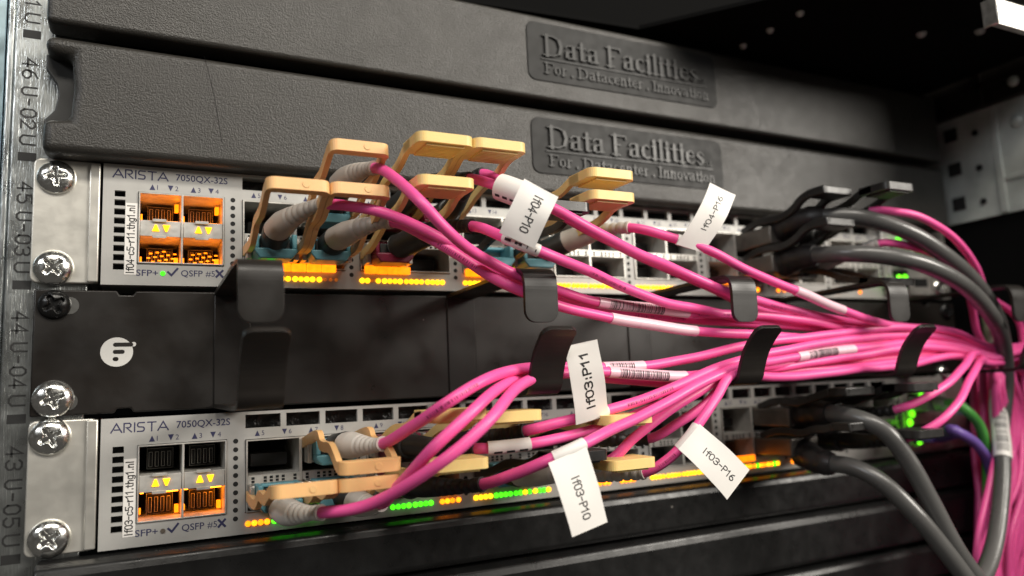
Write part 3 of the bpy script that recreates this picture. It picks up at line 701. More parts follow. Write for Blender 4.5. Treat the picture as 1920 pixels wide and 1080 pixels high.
# ------------------------------------------------------------------ transceivers
def port(sw, k, c, r): 
    dx, dz = (-1.3, 88.4) if sw == 'u' else (0, 0)
    return Vector((SEP+dx+PITCH*k+(13.2, 32.9)[c], -4, dz+(14.0, 28.2)[r]))
BAIL = [(-5, 0), (-24, 0), (-30, 2.5), (-34, 4.8), (-40, 5.4), (-46, 5.8), (-52, 8.2), (-57, 10.4), (-61.5, 11)]
DROP = [(-5, 3), (-24, 6.2), (-31, 6.4), (-34, 4.0), (-40, 3.2), (-48, 3.2), (-54, .5), (-58, -1.8), (-62.5, -2.2)]
TAB = [(-5, 0), (-20, 2), (-32, 5.8), (-40, 7.6), (-50, 8.2), (-56, 9.6), (-61, 11.6), (-67, 12.3), (-75, 12.2)]
def transceiver(P, style, recept, label, path=None, rise=0, sw='u', shellonly=False, group=None):
    root = empty('transceiver', P, label, 'transceiver', group)
    b = MB(); b.box(P.x-9.1, P.x+9.1, P.y-4.5, P.y+25, P.z-4.1, P.z+4.1)
    b.box(P.x-9.3, P.x-7.6, P.y-9, P.y-4, P.z-4.0, P.z+4.0); b.box(P.x+7.6, P.x+9.3, P.y-9, P.y-4, P.z-4.0, P.z+4.0)
    b.build('metal_shell', 'shell', root, bevel=.35)
    b = MB()
    b.prism_xz([(P.x-5.6, P.z-4.7), (P.x+5.6, P.z-4.7), (P.x+7.5, P.z-2.4), (P.x+7.5, P.z-1.0), (P.x-7.5, P.z-1.0), (P.x-7.5, P.z-2.4)], P.y-15.5, P.y-4.4)
    for s in (-1, 1): b.box(P.x+min(s*7.5, s*5.7), P.x+max(s*7.5, s*5.7), P.y-14.5, P.y-4.4, P.z-1.02, P.z+4.5)
    b.box(P.x-5.8, P.x+5.8, P.y-9, P.y-4.4, P.z+3.1, P.z+4.4)
    b.build('receptacle', recept, root, bevel=.5)
    path = path or (BAIL if style in ('tan',) else TAB)
    n = len(path); path = [(P.y+4+y, P.z+z+rise*min(1, max(0, (-y-15)/50))) for y, z in path]
    m = {'tan': 'beige', 'yellow': 'yellow', 'black': 'blacktab'}[style]
    b = MB()
    for s in (-1, 1):
        b.ribbon([tuple(q) for q in spl2(path[:-1])]+[tuple(Vector(path[-1]).lerp(Vector(path[-2]), .3 if style == 'tan' else .9))], P.x+s*8.85, .95, 3.4 if style == 'tan' else 3.1)
    e = Vector(path[-1]); d = (Vector(path[-1])-Vector(path[-2])).normalized(); dep = 3.4 if style == 'tan' else 15.0
    st = e - d*dep + d*1.2; en = e + d*1.2
    b.ribbon([tuple(st), tuple((st+en)/2), tuple(en)], P.x, 9.8, 4.0 if style == 'tan' else 3.4, 0, 2.8)
    if style != 'tan':
        nr = Vector((-d.y, d.x))
        for q in range(9):
            c = st + d*(1.2+1.45*q) + nr*(1.9 if nr.y < 0 else -1.9)
            b.ribbon([tuple(c), tuple(c+d*.75)], P.x, 6.6, 1.1)
    tab = b.build('pull_tab', m, root, bevel=.5, seg=3, angle=40)
    if style == 'tan':
        b = MB(); nr = Vector((-d.y, d.x)); c3 = Vector((P.x+2.0, en.x, en.y)); f3 = Vector((0, d.x, d.y))
        b.tube([c3-f3*.2, c3+f3*.22], [1.25, 1.1], 16); b.build('mould_mark', m, tab)
    return root
T = transceiver
g1 = 'transceivers with tan latches'; g2 = 'transceivers with yellow latches'; g3 = 'transceivers with black latches'
T(port('u', 0, 0, 0), 'tan', 'teal', 'teal transceiver with raised tan latch, left of the lower row on the upper switch', group=g1)
T(port('u', 0, 1, 0), 'tan', 'teal', 'teal transceiver with tan latch raised, second of the lower row on the upper switch', group=g1)
T(port('u', 0, 1, 1), 'tan', 'teal', 'teal transceiver with the highest tan latch, upper row of the upper switch', group=g1)
T(port('u', 1, 0, 1), 'yellow', 'maroon', 'maroon transceiver whose yellow ribbed tab stands highest, in front of the blanking panel', group=g2)
T(port('u', 1, 1, 1), 'yellow', 'maroon', 'transceiver with yellow ribbed tab beside the highest one, above the rolled white label', group=g2)
T(port('u', 1, 0, 0), 'yellow', 'maroon', 'maroon transceiver with yellow tab, lower row of the upper switch, left of the rolled label', group=g2)
T(port('u', 2, 0, 0), 'black', 'teal', 'transceiver with black tab behind the lf04-P10 flag', rise=-5, group=g3)
T(port('u', 2, 1, 1), 'yellow', 'teal', 'transceiver with yellow tab under the badge, right of the lf04-P10 flag, upper of two', rise=-6, group=g2)
T(port('u', 2, 1, 0), 'yellow', 'teal', 'transceiver with yellow tab above the pale boot, lower of two right of the lf04-P10 flag', group=g2)
T(port('l', 0, 1, 1), 'tan', 'teal', 'teal transceiver with tan latch tipped down in the upper row of the lower switch', path=DROP, group=g1)
T(port('l', 0, 0, 0), 'tan', 'teal', 'transceiver with tan latch at the bottom left of the lower switch', rise=-4.5, group=g1)
T(port('l', 0, 1, 0), 'tan', 'teal', 'transceiver with tan latch crossed by pink cables, bottom row of the lower switch', rise=-4.5, group=g1)
T(port('l', 1, 0, 1), 'yellow', 'maroon', 'maroon transceiver with long yellow tab behind crossing pink cables, upper row of the lower switch', group=g2)
T(port('l', 1, 1, 1), 'yellow', 'maroon', 'transceiver with yellow tab ending left of the lf03:P11 flag', rise=-1.5, group=g2)
T(port('l', 1, 0, 0), 'yellow', 'maroon', 'transceiver with yellow tab in the bottom row of the lower switch, above the green lamps', rise=-1, group=g2)
T(port('l', 2, 0, 0), 'black', 'teal', 'teal transceiver with black tab behind the lf03-P10 flag', rise=-2, group=g3)
T(port('l', 2, 1, 1), 'yellow', 'maroon', 'transceiver with yellow tab behind the pink cables right of the lf03:P11 flag', rise=-5, group=g2)
T(port('l', 2, 1, 0), 'yellow', 'teal', 'transceiver with rounded yellow tab just right of the lf03-P10 flag', rise=-6, group=g2)
TAILDN = [(-5, -1), (-24, -2), (-36, -5), (-48, -10), (-60, -13), (-70, -14.5)]
T(port('u', 6, 0, 1), 'black', 'blackplug', 'blurred transceiver with raised black tab, far right upper row of the upper switch', rise=2, group=g3)
T(port('u', 6, 0, 0), 'black', 'blackplug', 'blurred transceiver with black tab drooping down over the orange lamps', path=TAILDN, group=g3)
T(port('l', 6, 0, 1), 'black', 'blackplug', 'blurred transceiver with black tab, far right upper row of the lower switch', group=g3)
T(port('l', 6, 0, 0), 'black', 'blackplug', 'blurred transceiver with black tab, far right bottom row of the lower switch', rise=-6, group=g3)

# ------------------------------------------------------------------ fibre patch cables
PATHS = {}
def camframe(path, i):
    t = (path[min(i+1, len(path)-1)]-path[max(i-1, 0)]).normalized(); n = CAM-path[i]; n = (n-t*n.dot(t)).normalized(); return t, n, t.cross(n)
def boot(parent, path, i0, i1, r0, r1, m, ridges=6):
    seg = path[i0:i1+1]; b = MB(); n = len(seg); L = [0]
    for i in range(1, n): L.append(L[-1]+(seg[i]-seg[i-1]).length)
    tot = L[-1]; P, R = [], []
    N_ = 60
    for q in range(N_+1):
        s = tot*q/N_; j = max(1, next((i for i in range(n) if L[i] >= s-1e-6), n-1)); f_ = (s-L[j-1])/max(1e-6, L[j]-L[j-1])
        P.append(seg[j-1].lerp(seg[j], f_)); u = q/N_
        rr = r0+(r1-r0)*min(1, max(0, (u-.25)/.55))
        if u > .45: rr -= .5*(abs(sin((u-.45)/.55*pi*ridges)) > .78)
        if u > .95: rr = r1+.15
        R.append(rr)
    R[0] *= .8
    b.tube(P, R, 18); return b.build('boot', m, parent)
def fibre(key, label, P, px, bootm=None, col=None, Rr=1.85, plug=True, tail=None, r_boot=4.6, group='pink fibre patch cables', sub=8):
    pts = []
    nb = 0
    if P is not None:
        cp = at(*col) if col else P+Vector((0, -24, .6)); pts = [P+Vector((0, -8, .8)), cp]; nb = 2
    pts += [at(*q) for q in px]
    if tail: pts += [Vector(q) for q in tail]
    path = spline(pts, sub); PATHS[key] = path
    ph = random.uniform(0, 6); acc = 0
    for i in range(1, len(path)):
        acc += (path[i]-path[i-1]).length
        k_ = min(1, max(0, (i-nb*sub)/10)) if P is not None else 1
        path[i] = path[i] + Vector((0, .2*sin(acc/8+ph), .2*sin(acc/11+2*ph)+.08*sin(acc/4.3+ph)))*k_
    i1 = nb*sub if P is not None else 0
    j0 = max(0, i1-6)
    b = MB(); b.tube(path[j0:], Rr, 14)
    o = tag(b.build('patch_cable', 'pink', loc=path[j0]), label, 'cable', group)
    if P is not None:
        b = MB(); b.box(P.x-5.2, P.x+5.2, P.y-13, P.y-4.6, P.z-.9, P.z+3.0); q0 = path[int(sub*.3)]; q1 = path[sub]; dq = (q1-q0).normalized()
        b.tube([q0, q1-dq*.4, q1, q1+dq*.1], [4.9, 4.9, 4.5, 3], 22)
        b.build('plug', 'blackplug', o, bevel=.5)
        boot(o, path, sub-1, i1, r_boot, 2.4, bootm)
    return o
TR = lambda i, y0=0: [(474+(i % 4)*3.2, -46-(i % 3)*4, 52+(i % 5)*1.2), (481+(i % 4)*3.0, -38-(i % 5)*4, 38), (483+(i % 5)*2.6, -40-(i % 4)*5, 0), (480+(i % 6)*2.4-6, -44-(i % 4)*5, -60), (476+(i % 6)*2.4-6, -46-(i % 4)*5, -130)]
fibre('u7', 'pink cable from the highest grey boot, diving behind the second upper hook', port('u', 0, 1, 1),
      [(703, 315, -52), (745, 338, -66), (790, 380, -78), (835, 428, -78), (890, 474, -72), (950, 508, -67), (1010, 532, -66), (1060, 548, -64), (1120, 566, -62), (1200, 577, -60), (1290, 586, -60), (1400, 590, -60), (1500, 600, -60), (1600, 616, -56), (1700, 618, -52), (1790, 632, -50), (1860, 655, -50)], 'greyboot', col=(640, 345, -26), tail=TR(0))
fibre('u6', 'pink cable from the left grey boot in the lower row of the upper switch', port('u', 0, 0, 0),
      [(603, 384, -50), (665, 388, -56), (735, 405, -60), (800, 434, -61), (870, 472, -60), (930, 506, -60), (1000, 540, -60), (1060, 560, -58), (1150, 582, -56), (1300, 600, -54), (1400, 606, -56), (1500, 612, -56), (1600, 625, -54), (1700, 628, -50), (1790, 640, -48), (1860, 660, -48)], 'greyboot', col=(520, 430, -24), tail=TR(1))
fibre('u8', 'pink cable from the second grey boot, lowest of three at the second upper hook', port('u', 0, 1, 0),
      [(735, 416, -50), (800, 444, -57), (860, 480, -62), (920, 518, -66), (980, 547, -67), (1043, 571, -66), (1145, 597, -64), (1305, 620, -62), (1400, 627, -62), (1500, 633, -60), (1600, 640, -58), (1700, 640, -54), (1790, 648, -52), (1860, 665, -52)], 'greyboot', col=(632, 447, -24), tail=TR(2))
fibre('u9', 'pink cable from a black boot running through the rolled white label', port('u', 1, 0, 1),
      [(880, 335, -56), (930, 348, -66), (1000, 375, -76), (1060, 404, -81), (1130, 440, -80), (1200, 477, -73), (1280, 511, -66), (1360, 545, -66), (1430, 566, -64), (1520, 590, -60), (1620, 606, -56), (1690, 612, -52), (1790, 626, -47), (1865, 652, -47)], 'blackboot', col=(790, 352, -32), tail=TR(3), r_boot=3.9)
fibre('u11', 'pink cable half hidden behind the rolled white label', port('u', 1, 1, 1),
      [(905, 326, -52), (970, 362, -58), (1040, 398, -60), (1130, 446, -60), (1200, 480, -58), (1300, 525, -56), (1420, 580, -54), (1540, 604, -54), (1640, 612, -50), (1790, 630, -44), (1865, 655, -44)], 'blackboot', tail=TR(4), r_boot=3.9)
fibre('u10', 'pink cable wrapped by the lf04-P10 flag', port('u', 1, 0, 0),
      [(885, 424, -58), (940, 442, -72), (1000, 466, -81), (1080, 498, -78), (1160, 535, -69), (1240, 564, -66), (1310, 580, -62), (1400, 598, -58), (1500, 606, -56), (1600, 620, -54), (1700, 622, -49), (1790, 636, -45), (1860, 660, -45)], 'blackboot', col=(800, 438, -34), tail=TR(5), r_boot=3.9)
fibre('u16', 'pink cable with a pale boot wrapped by the lf04-P16 flag', port('u', 2, 1, 0),
      [(1180, 427, -58), (1260, 446, -66), (1330, 471, -70), (1400, 505, -70), (1480, 540, -68), (1560, 574, -66), (1640, 602, -62), (1700, 618, -54), (1790, 632, -46), (1860, 655, -46)], 'whiteboot', col=(1062, 453, -26), tail=TR(6))
fibre('l7', 'pink cable rising from the ribbed grey boot above the drooped tan latch', port('l', 0, 1, 1),
      [(718, 832, -50), (775, 797, -68), (840, 755, -82), (900, 718, -80), (950, 698, -73), (1000, 688, -69), (1070, 688, -66), (1130, 690, -62), (1205, 687, -60), (1290, 672, -60), (1390, 650, -62), (1480, 636, -62), (1600, 622, -60), (1700, 613, -58), (1790, 624, -54), (1865, 655, -52)], 'whiteboot', col=(650, 835, -26), tail=TR(7))
fibre('l6', 'pink cable sweeping up from the bottom left pale boot', port('l', 0, 0, 0),
      [(603, 961, -52), (690, 947, -64), (780, 900, -80), (850, 850, -88), (920, 785, -88), (975, 722, -76), (1040, 703, -68), (1140, 697, -66), (1285, 706, -64), (1380, 694, -62), (1450, 690, -62), (1600, 668, -60), (1700, 652, -58), (1790, 655, -54), (1860, 672, -54)], 'whiteboot', col=(530, 955, -24), tail=TR(8))
fibre('l8', 'pink cable crossing above another one in front of the yellow tab', port('l', 0, 1, 0),
      [(715, 945, -48), (752, 905, -66), (815, 838, -84), (880, 778, -85), (940, 725, -76), (995, 702, -64), (1060, 700, -62), (1140, 710, -60), (1285, 716, -58), (1380, 700, -58), (1450, 700, -58), (1600, 680, -56), (1700, 668, -54), (1790, 662, -50), (1860, 676, -50)], 'whiteboot', col=(665, 940, -24), tail=TR(9))
fibre('l9', 'pink cable with a plain white sleeve left of the lf03-P10 flag', port('l', 1, 0, 1),
      [(892, 841, -60), (950, 838, -64), (1000, 832, -66), (1060, 820, -66), (1120, 803, -66), (1180, 782, -66), (1240, 757, -66), (1300, 730, -66), (1380, 690, -66), (1460, 672, -62), (1600, 646, -58), (1700, 636, -54), (1790, 643, -50), (1860, 665, -49)], 'blackboot', tail=TR(10), r_boot=3.9)
fibre('l11', 'pink cable wrapped by the lf03:P11 flag', port('l', 1, 1, 1),
      [(985, 808, -62), (1040, 795, -67), (1110, 778, -69), (1180, 757, -69), (1260, 727, -69), (1320, 700, -68), (1390, 676, -66), (1460, 658, -64), (1600, 636, -60), (1700, 628, -56), (1790, 636, -52), (1865, 660, -51)], 'blackboot', tail=TR(11), r_boot=3.9)
fibre('l10', 'pink cable wrapped by the lf03-P10 flag near the bottom', port('l', 1, 0, 0),
      [(905, 908, -62), (960, 889, -72), (1030, 862, -83), (1095, 833, -86), (1160, 800, -80), (1230, 765, -74), (1310, 722, -70), (1385, 688, -68), (1460, 674, -64), (1600, 655, -60), (1700, 644, -56), (1790, 648, -53), (1860, 668, -53)], 'blackboot', tail=TR(12), r_boot=3.9)
fibre('l14', 'pink cable rising beside the black tab from a short pale boot', port('l', 2, 0, 0),
      [(1135, 868, -62), (1190, 820, -66), (1250, 772, -67), (1310, 735, -67), (1375, 697, -66), (1460, 684, -62), (1600, 664, -58), (1700, 660, -55), (1790, 657, -51), (1860, 674, -51)], 'whiteboot', tail=TR(13))
fibre('l15', 'pink cable lowest of the fan above the perforated strip of the lower switch', port('l', 2, 1, 1),
      [(1215, 823, -54), (1270, 795, -60), (1320, 760, -63), (1372, 708, -64), (1450, 700, -60), (1600, 688, -58), (1700, 676, -54), (1790, 664, -50), (1860, 678, -50)], 'blackboot', tail=TR(14))
fibre('l16', 'pink cable curling up through the lf03-P16 flag', port('l', 2, 1, 0),
      [(1208, 886, -62), (1250, 864, -68), (1285, 828, -72), (1318, 782, -73), (1345, 742, -72), (1372, 704, -70), (1450, 708, -66), (1600, 694, -62), (1700, 684, -58), (1790, 668, -54), (1860, 680, -54)], 'whiteboot', tail=TR(15))
g = 'pink cables at the right end of the switches'
fibre('r1', 'thin pink cable arching from the upper switch far right over the grey cables', port('u', 6, 0, 1),
      [(1632, 396, -60), (1690, 399, -68), (1740, 414, -70), (1790, 448, -66), (1830, 500, -58), (1850, 550, -50)], 'blackboot', tail=[(474, -44, 72), (476, -42, 40), (474, -40, -20), (468, -40, -120)], r_boot=3.6, group=g)
fibre('r2', 'pink cable passing between the two grey cables on the upper right', port('u', 6, 0, 0),
      [(1648, 456, -60), (1700, 460, -64), (1750, 476, -62), (1795, 510, -54), (1818, 560, -46), (1835, 630, -42)], 'whiteboot', tail=[(458, -38, 50), (459, -36, 10), (455, -36, -50), (448, -38, -120)], r_boot=3.6, group=g)
fibre('r3', 'pink cable curving down from the trunk to the far upper port of the lower switch', port('l', 6, 0, 1),
      [(1678, 768, -62), (1730, 748, -68), (1775, 722, -70), (1805, 690, -66), (1825, 664, -58), (1865, 668, -48)], 'blackboot', tail=TR(3), r_boot=3.6, group=g)
fibre('r4', 'pink cable curving down from the trunk to the far bottom port of the lower switch', port('l', 6, 0, 0),
      [(1700, 822, -62), (1750, 797, -70), (1795, 757, -72), (1820, 710, -66), (1838, 678, -58), (1868, 672, -48)], 'blackboot', tail=TR(5), r_boot=3.6, group=g)
# bundle hanging at the right
random.seed(3)
words_ = ['front', 'second', 'third', 'fourth', 'fifth', 'sixth', 'seventh', 'eighth', 'ninth', 'tenth', 'eleventh', 'twelfth']
for i in range(30):
    o_ = -6+i*1.1
    x = 1840+(i*13 % 30)*3.3; Y = -50+(i*5 % 7)*5
    px = [(1872+ (i % 3)*8, 664+(i % 4)*6, -46), (x+24, 700+(i % 5)*6, Y), (x+36-(i % 4)*4, 790, Y+4), (x+30-(i % 3)*9, 900, Y), (x+8-(i % 5)*5, 1000, Y-2), (x-6-(i % 3)*6, 1100, Y)]
    fibre('b%d' % i, 'pink cable hanging in the bundle down the right edge', None, px, group='pink cables hanging down the right edge')
for i, (xa, xb) in enumerate(((1820, 1850), (1828, 1846), (1812, 1838), (1836, 1856), (1806, 1832), (1842, 1850), (1824, 1862))):
    fibre('c%d' % i, 'dark pink cable hanging behind the grey cables at lower right', None,
          [(xa+18, 690, -12-i*3), (xa+20, 760, -10-i*3), (xa+22, 860, -10-i*3), (xa+14+i*4, 950, -12-i*3), (xb-4, 1100, -14-i*3)], group='pink cables hanging behind the grey ones')

# ------------------------------------------------------------------ grey copper cables
def copper(label, P, px, tip_rise, r=3.9, dz=.5):
    pts = [P+Vector((0, -10, dz*.4)), P+Vector((0, -22, dz))] + [at(*q) for q in px]
    path = spline(pts, 10)
    b = MB(); b.tube(path, r, 18)
    o = tag(b.build('copper_cable', 'grey', loc=path[0]), label, 'cable', 'thick grey copper cables')
    b = MB(); b.box(P.x-9.1, P.x+9.1, P.y-24, P.y+20, P.z-4.4, P.z+4.5); b.build('plug', 'dac', o, bevel=.9, seg=3)
    k0 = near(path, P+Vector((0, -22, dz))); seg = path[k0:k0+15]; rr = [6.8, 6.8, 6.7, 6.6, 6.4, 5.8, 6.3, 6.2, 6.1, 6.0, 5.4, 5.9, 5.7, 5.4, 4.9]
    b = MB(); b.tube(seg, rr[:len(seg)], 18)
    b.build('strain_relief', 'blackboot', o)
    pth = [(P.y+y, P.z+z) for y, z in ((-4, 4.6), (-14, 7.4), (-22, 7.6), (-30, 7.0), (-38, 9), (-44, tip_rise-1.2), (-49, tip_rise), (-58, tip_rise))]
    pth = [tuple(q) for q in spl2(pth)]
    b = MB(); 
    for s in (-1, 1): b.ribbon(pth, P.x+s*7.6, 1.4, 3.6)
    b.ribbon(pth[-6:], P.x, 9.2, 3.9); b.build('pull_tab', 'blacktab', o, bevel=.6)
    return o, path
copper('thick grey cable from the upper black plug arching above the other on the upper switch', port('u', 5, 1, 1),
       [(1510, 411, -43), (1600, 406, -58), (1700, 434, -68), (1780, 485, -70), (1840, 545, -63), (1874, 610, -54), (1884, 690, -44), (1880, 780, -40), (1872, 880, -40)], 14, dz=3)
copper('thick grey cable from the lower black plug on the upper switch', port('u', 5, 1, 0),
       [(1500, 482, -38), (1580, 476, -58), (1640, 478, -67), (1720, 492, -74), (1800, 530, -75), (1850, 580, -70), (1880, 640, -58), (1886, 720, -48), (1878, 800, -46), (1866, 900, -46)], 13.5)
copper('thick grey cable dropping steeply from the upper black plug of the lower switch', port('l', 5, 1, 1),
       [(1530, 774, -38), (1600, 782, -56), (1655, 806, -65), (1700, 860, -69), (1745, 940, -72), (1790, 1025, -74), (1835, 1090, -74)], 11.5)
copper('thick grey cable sloping down from the bottom black plug of the lower switch', port('l', 5, 1, 0),
       [(1540, 866, -39), (1600, 876, -53), (1650, 902, -62), (1710, 958, -70), (1770, 1030, -74), (1830, 1110, -76)], 10.5, dz=-3)
path = spline([at(*q) for q in ((1805, 1100, -74), (1838, 1086, -70), (1862, 1030, -64), (1875, 950, -58), (1880, 860, -52), (1872, 760, -44), (1880, 680, -36))], 10)
b = MB(); b.tube(path, 3.9, 18)
vc = tag(b.build('copper_cable', 'grey', loc=path[0]), 'thick grey cable climbing beside the hanging pink bundle with a barcode sleeve', 'cable', 'thick grey copper cables')
# sleeves with bars
def bars(parent, path, i0, i1, r, seedv, m='ink', spread=52, density=1.0):
    random.seed(seedv); b = MB(); i = i0; L = 0; seg = path[i0:i1+1]
    acc = [0]
    for q in range(1, len(seg)): acc.append(acc[-1]+(seg[q]-seg[q-1]).length)
    def pos(s):
        j = max(1, next((q for q in range(len(seg)) if acc[q] >= s), len(seg)-1)); f_ = (s-acc[j-1])/max(1e-6, acc[j]-acc[j-1])
        p = seg[j-1].lerp(seg[j], f_); t = (seg[j]-seg[j-1]).normalized(); return p, t
    s = 0
    while s < acc[-1]-.6:
        wd = random.choice((.18, .18, .34, .5)); vs = []; K = 7
        for e in (s, s+wd):
            p, t = pos(e); n = CAM-p; n = (n-t*n.dot(t)).normalized(); bn = t.cross(n)
            for a in range(K+1):
                an = radians(-spread+2*spread*a/K+8); vs.append(p+(n*cos(an)+bn*sin(an))*r)
        b.add(vs, [(a, a+1, K+2+a, K+1+a) for a in range(K)]); s += wd+random.choice((.2, .3, .45))/density
    return b.build('barcode', m, parent)
def sleeve(obj, path, i0, i1, r, m):
    b = MB(); b.tube(path[i0:i1+1], r, 18); return b.build('clear_sleeve', m, obj)
def cable_of(key):
    return CABLE[key]
CABLE = {}
for o in COL.objects:
    pass
keys = [k for k in PATHS]
cab = [o for o in COL.objects if o.name.split('.')[0] == 'patch_cable']
for k_, o in zip(keys, cab): CABLE[k_] = o
for key, pa, pb, Y, sd, bar in (('u7', (1118, 565), (1290, 586), -61, 1, (1140, 1248)), ('u8', (1145, 597), (1305, 620), -63, 2, None), ('l7', (1130, 690), (1206, 687), -61, 3, (1140, 1195)),
                           ('l6', (1136, 697), (1286, 706), -65, 4, (1150, 1245)), ('l10', (1488, 672), (1605, 655), -62, 5, (1505, 1590)), ('u16', (1488, 543), (1590, 586), -67, 6, None)):
    path = PATHS[key]; i0, i1 = near(path, at(*pa, Y)), near(path, at(*pb, Y)); o = CABLE[key]
    sl = sleeve(o, path, i0, i1, 2.12, 'pinkpaper')
    if bar:
        n = i1-i0; j0 = i0+max(1, int(n*.14)); j1 = i0+int(n*.76); bars(sl, path, j0, j1, 2.17, sd)
i0, i1 = near(path := spline([at(*q) for q in ((1805, 1100, -74), (1838, 1086, -70), (1862, 1030, -64), (1875, 950, -58), (1880, 860, -52), (1872, 760, -44), (1880, 680, -36))], 10), at(1880, 858, -52)), 0
i1 = near(path, at(1874, 735, -42))
sl = sleeve(vc, path, i0, i1, 4.3, 'paper'); bars(sl, path, i0+1, i1-1, 4.35, 9, spread=40, density=.8)

MT['print'] = mat('jacket print', (.30, .03, .10), .5, bump=(900, .01))
for key, pa, pb, Y, sd in (('u7', (1300, 587), (1372, 590), -60, 21), ('u6', (1190, 588), (1290, 600), -55, 22), ('u9', (1440, 568), (1520, 590), -62, 23), ('l7', (800, 780), (880, 733), -76, 24),
                           ('l11', (1170, 760), (1260, 727), -69, 25), ('u10', (1090, 502), (1180, 545), -72, 26), ('u8', (820, 455), (900, 505), -60, 27), ('l16', (1235, 872), (1268, 850), -69, 28)):
    path = PATHS[key]; i0, i1 = near(path, at(*pa, Y)), near(path, at(*pb, Y)); ob = bars(CABLE[key], path, i0, i1, 1.87, sd, 'print', 16, .8); ob.name = 'jacket_print'
# ------------------------------------------------------------------ paper flags on the cables
def flag(name, label, key, wrapA, wrapB, Yw, quad, text, tdir, cap, bulge=1.5, wrapr=2.15, dashes=False, tw=None, toff=(0, 0)):
    """quad: four (px,py,Y) corners: two at the cable (A,B), then the free end (B', A')"""
    path = PATHS[key]; i0, i1 = near(path, at(*wrapA, Yw)), near(path, at(*wrapB, Yw))
    if i1 < i0: i0, i1 = i1, i0
    seg = path[i0:i1+1]
    A, B, B2, A2 = [at(*q) for q in quad]
    nrm = (B-A).cross(A2-A).normalized()
    if nrm.dot(CAM-A) < 0: nrm = -nrm
    def surf(s, t, d): 
        p = A.lerp(B, s).lerp(A2.lerp(B2, s), t); return p + nrm*(bulge*sin(pi*t) + 1.3*(s-.5)*t*t + .5*sin(2*pi*s)*t*(1-t) + .16*sin(9*t+3*s) + d)
    b = MB(); n = 16
    for d in (0, -.22):
        vs = [surf(s, t/n, d) for t in range(n+1) for s in (0, .25, .5, .75, 1)]
        b.add(vs, [(t*5+q, t*5+q+1, (t+1)*5+q+1, (t+1)*5+q) for t in range(n) for q in range(4)], 0, True)
    vs = [surf(s, 1, d) for s in (0, 1) for d in (0, -.22)]; b.add(vs, [(0, 2, 3, 1)])
    b.tube(seg, wrapr, 18)
    o = tag(b.build(name, 'paper', loc=seg[0]), label, 'cable label', 'white flag labels on the pink cables')
    t = MB()
    if text:
        W, H = ((A+A2)/2-(B+B2)/2).length, (A-A2).length
        tw = tw or .68
        def fn(u, v, d):
            uu = u/(H*tw)-.5; h = v-cap/2
            if tdir == 'out': tt = .5+uu*tw+toff[1]; ss = .5+h/W+toff[0]
            elif tdir == 'out-': tt = .5+uu*tw+toff[1]; ss = .5-h/W+toff[0]
            elif tdir == 'in': tt = .5-uu*tw+toff[1]; ss = .5-h/W+toff[0]
            else: tt = .5-uu*tw+toff[1]; ss = .5+h/W+toff[0]
            return surf(ss, tt, .03+d)
        plain(t, text, cap, H*tw, fn, cap*(.2 if ':' in text else .155))
    if dashes:
        m_ = len(seg)
        dash(t, seg, wrapr+.05, dashes)
    if t.v: t.build('label_lettering', 'ink', o)
    return o
def degrees_(a): return a*180/pi
def dash(t, seg, r, ang):
    L = [0]
    for q in range(1, len(seg)): L.append(L[-1]+(seg[q]-seg[q-1]).length)
    tot = L[-1]
    def pos(s):
        j = max(1, next((q for q in range(len(seg)) if L[q] >= s), len(seg)-1)); f_ = (s-L[j-1])/max(1e-6, L[j]-L[j-1])
        return seg[j-1].lerp(seg[j], f_), (seg[j]-seg[j-1]).normalized()
    for q in range(3):
        a0, a1 = tot*(.12+.30*q), tot*(.12+.30*q+.19); vs = []
        for e in (a0, a1):
            p, tt = pos(e); n = CAM-p; n = (n-tt*n.dot(tt)).normalized(); bn = tt.cross(n)
            if bn.z < 0: bn = -bn
            hw = degrees_(.5/r)
            for a in (ang-hw, ang-hw/2, ang, ang+hw/2, ang+hw): vs.append(p+(n*cos(radians(a))+bn*sin(radians(a)))*r)
        t.add(vs, [(i, i+1, i+6, i+5) for i in range(4)])
flag('flag_label', 'white flag label reading lf04-P10 spanning two pink cables', 'u10', (938, 442), (1000, 466), -76,
     [(936, 436, -79), (1002, 466, -84), (1047, 370, -88), (983, 334, -83)], 'lf04-P10', 'in-', 2.7, bulge=2.0, dashes=-8, tw=.66, toff=(.06, 0))
flag('flag_label', 'white flag label reading lf04-P16 standing up from a cable before the blanking panel', 'u16', (1274, 451), (1300, 461), -69,
     [(1268, 458, -69), (1318, 474, -70), (1378, 366, -74), (1333, 342, -74)], 'lf04-P16', 'out-', 2.2, bulge=2.5, tw=.56, toff=(.02, .08))
flag('flag_label', 'white flag label reading lf03:P11 in bold, rising beside the lower second hook', 'l11', (1085, 784), (1132, 771), -69,
     [(1080, 797, -71), (1141, 778, -71), (1118, 636, -78), (1059, 651, -78)], 'lf03:P11', 'out-', 3.0, bulge=1.0, tw=.72, toff=(.0, .02))
flag('flag_label', 'white flag label reading lf03-P10 hanging over the bottom panels', 'l10', (1034, 860), (1093, 835), -85,
     [(1028, 868, -86), (1100, 838, -88), (1138, 979, -92), (1074, 1007, -92)], 'lf03-P10', 'out', 2.5, bulge=1.0, tw=.56, toff=(.0, .08))
flag('flag_label', 'white flag label reading lf03-P16 slanting down right over the amber lamps', 'l16', (1272, 840), (1308, 797), -73,
     [(1272, 842, -75), (1312, 795, -76), (1404, 881, -80), (1365, 937, -80)], 'lf03-P16', 'out', 2.3, bulge=1.2, tw=.60, toff=(.0, .08))
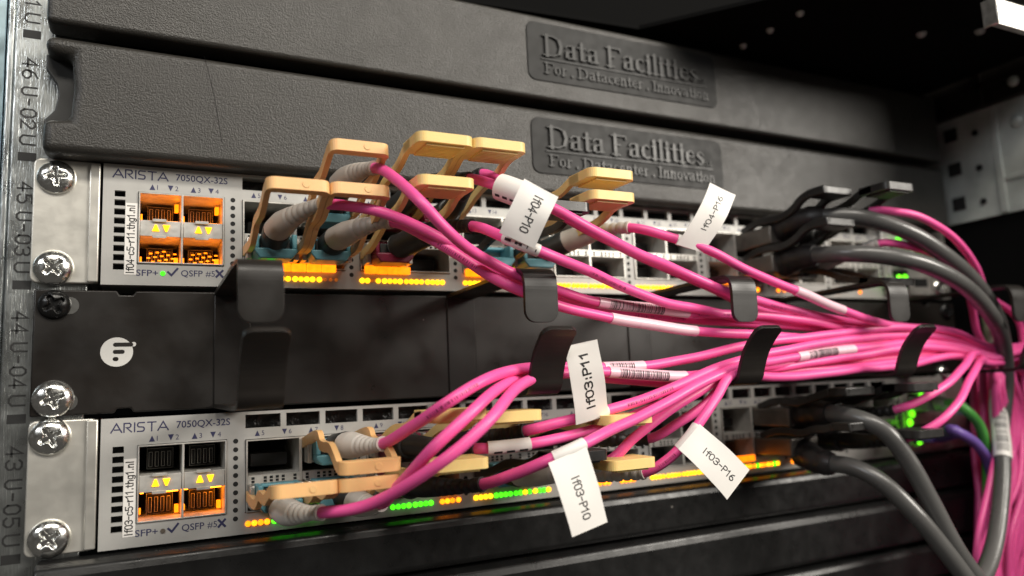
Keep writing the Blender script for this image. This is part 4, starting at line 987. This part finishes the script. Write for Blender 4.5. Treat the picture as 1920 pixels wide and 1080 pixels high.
def roll(label, key, a, b_, Y, r, ang, text=None):
    path = PATHS[key]; i0, i1 = near(path, at(*a, Y)), near(path, at(*b_, Y)); seg = path[i0:i1+1]
    b = MB(); b.tube(seg, r, 22); o = tag(b.build('rolled_label', 'paper', loc=seg[0]), label, 'cable label', 'white labels rolled round the pink cables')
    t = MB(); dash(t, seg, r+.05, ang); t.build('label_lettering', 'ink', o); return o
roll('thick white rolled label with three black dashes beside the lf04-P10 flag', 'u9', (908, 341), (982, 369), -72, 4.7, -40)
roll('slim white rolled sleeve with black dashes above the bottom row amber lamps', 'l9', (917, 839), (990, 833), -64, 2.3, -48)

# ------------------------------------------------------------------ network leads at the far right of the lower switch
def lead(label, m, P, px, bm, r=2.6):
    path = spline([P, P+Vector((0, -14, 0))]+[at(*q) for q in px], 10)
    b = MB(); b.tube(path[8:], r, 14); o = tag(b.build('network_lead', m, loc=path[8]), label, 'cable')
    b = MB(); b.box(P.x-5.8, P.x+5.8, P.y-12, P.y+2, P.z-4, P.z+4); b.build('plug', bm, o, bevel=.6)
    rr = [4.4-.07*i-(.7 if i % 3 == 1 else 0) for i in range(14)]
    b = MB(); b.tube([path[9].lerp(path[min(len(path)-1, 22)], i/13) for i in range(14)], rr, 14); b.build('boot', m if bm != 'clear' else 'clear', o); return o
lead('green lead with a milky plug at the right end of the lower switch', 'green', Vector((429, -8, 29)), [(1800, 762, -42), (1835, 795, -44), (1850, 860, -40), (1852, 960, -36)], 'clear')
lead('purple lead with a ribbed boot under the green one at the lower right', 'purple', Vector((429, -8, 12)), [(1785, 806, -44), (1830, 832, -46), (1858, 885, -42), (1862, 990, -38)], 'purple')
lead('milky green plug and lead at the right end of the upper switch', 'clear', Vector((429, -8, 117)), [(1790, 500, -34), (1840, 560, -34), (1856, 640, -30)], 'clear')
# green lamps on the management blocks
for sw, pts in ((sw_u, ((1672, 530), (1686, 522), (1697, 521), (1695, 534), (1684, 449))), (sw_l, ((1727, 742), (1710, 776), (1703, 814), (1724, 827), (1706, 792)))):
    for px, py in pts:
        c = at(px, py, -9.5); b = MB(); b.tube([c, c+Vector((0, -.6, 0)), c+Vector((0, -1.2, 0))], [2.1, 1.8, .1], 12); b.build('link_lamp', 'link', sw)
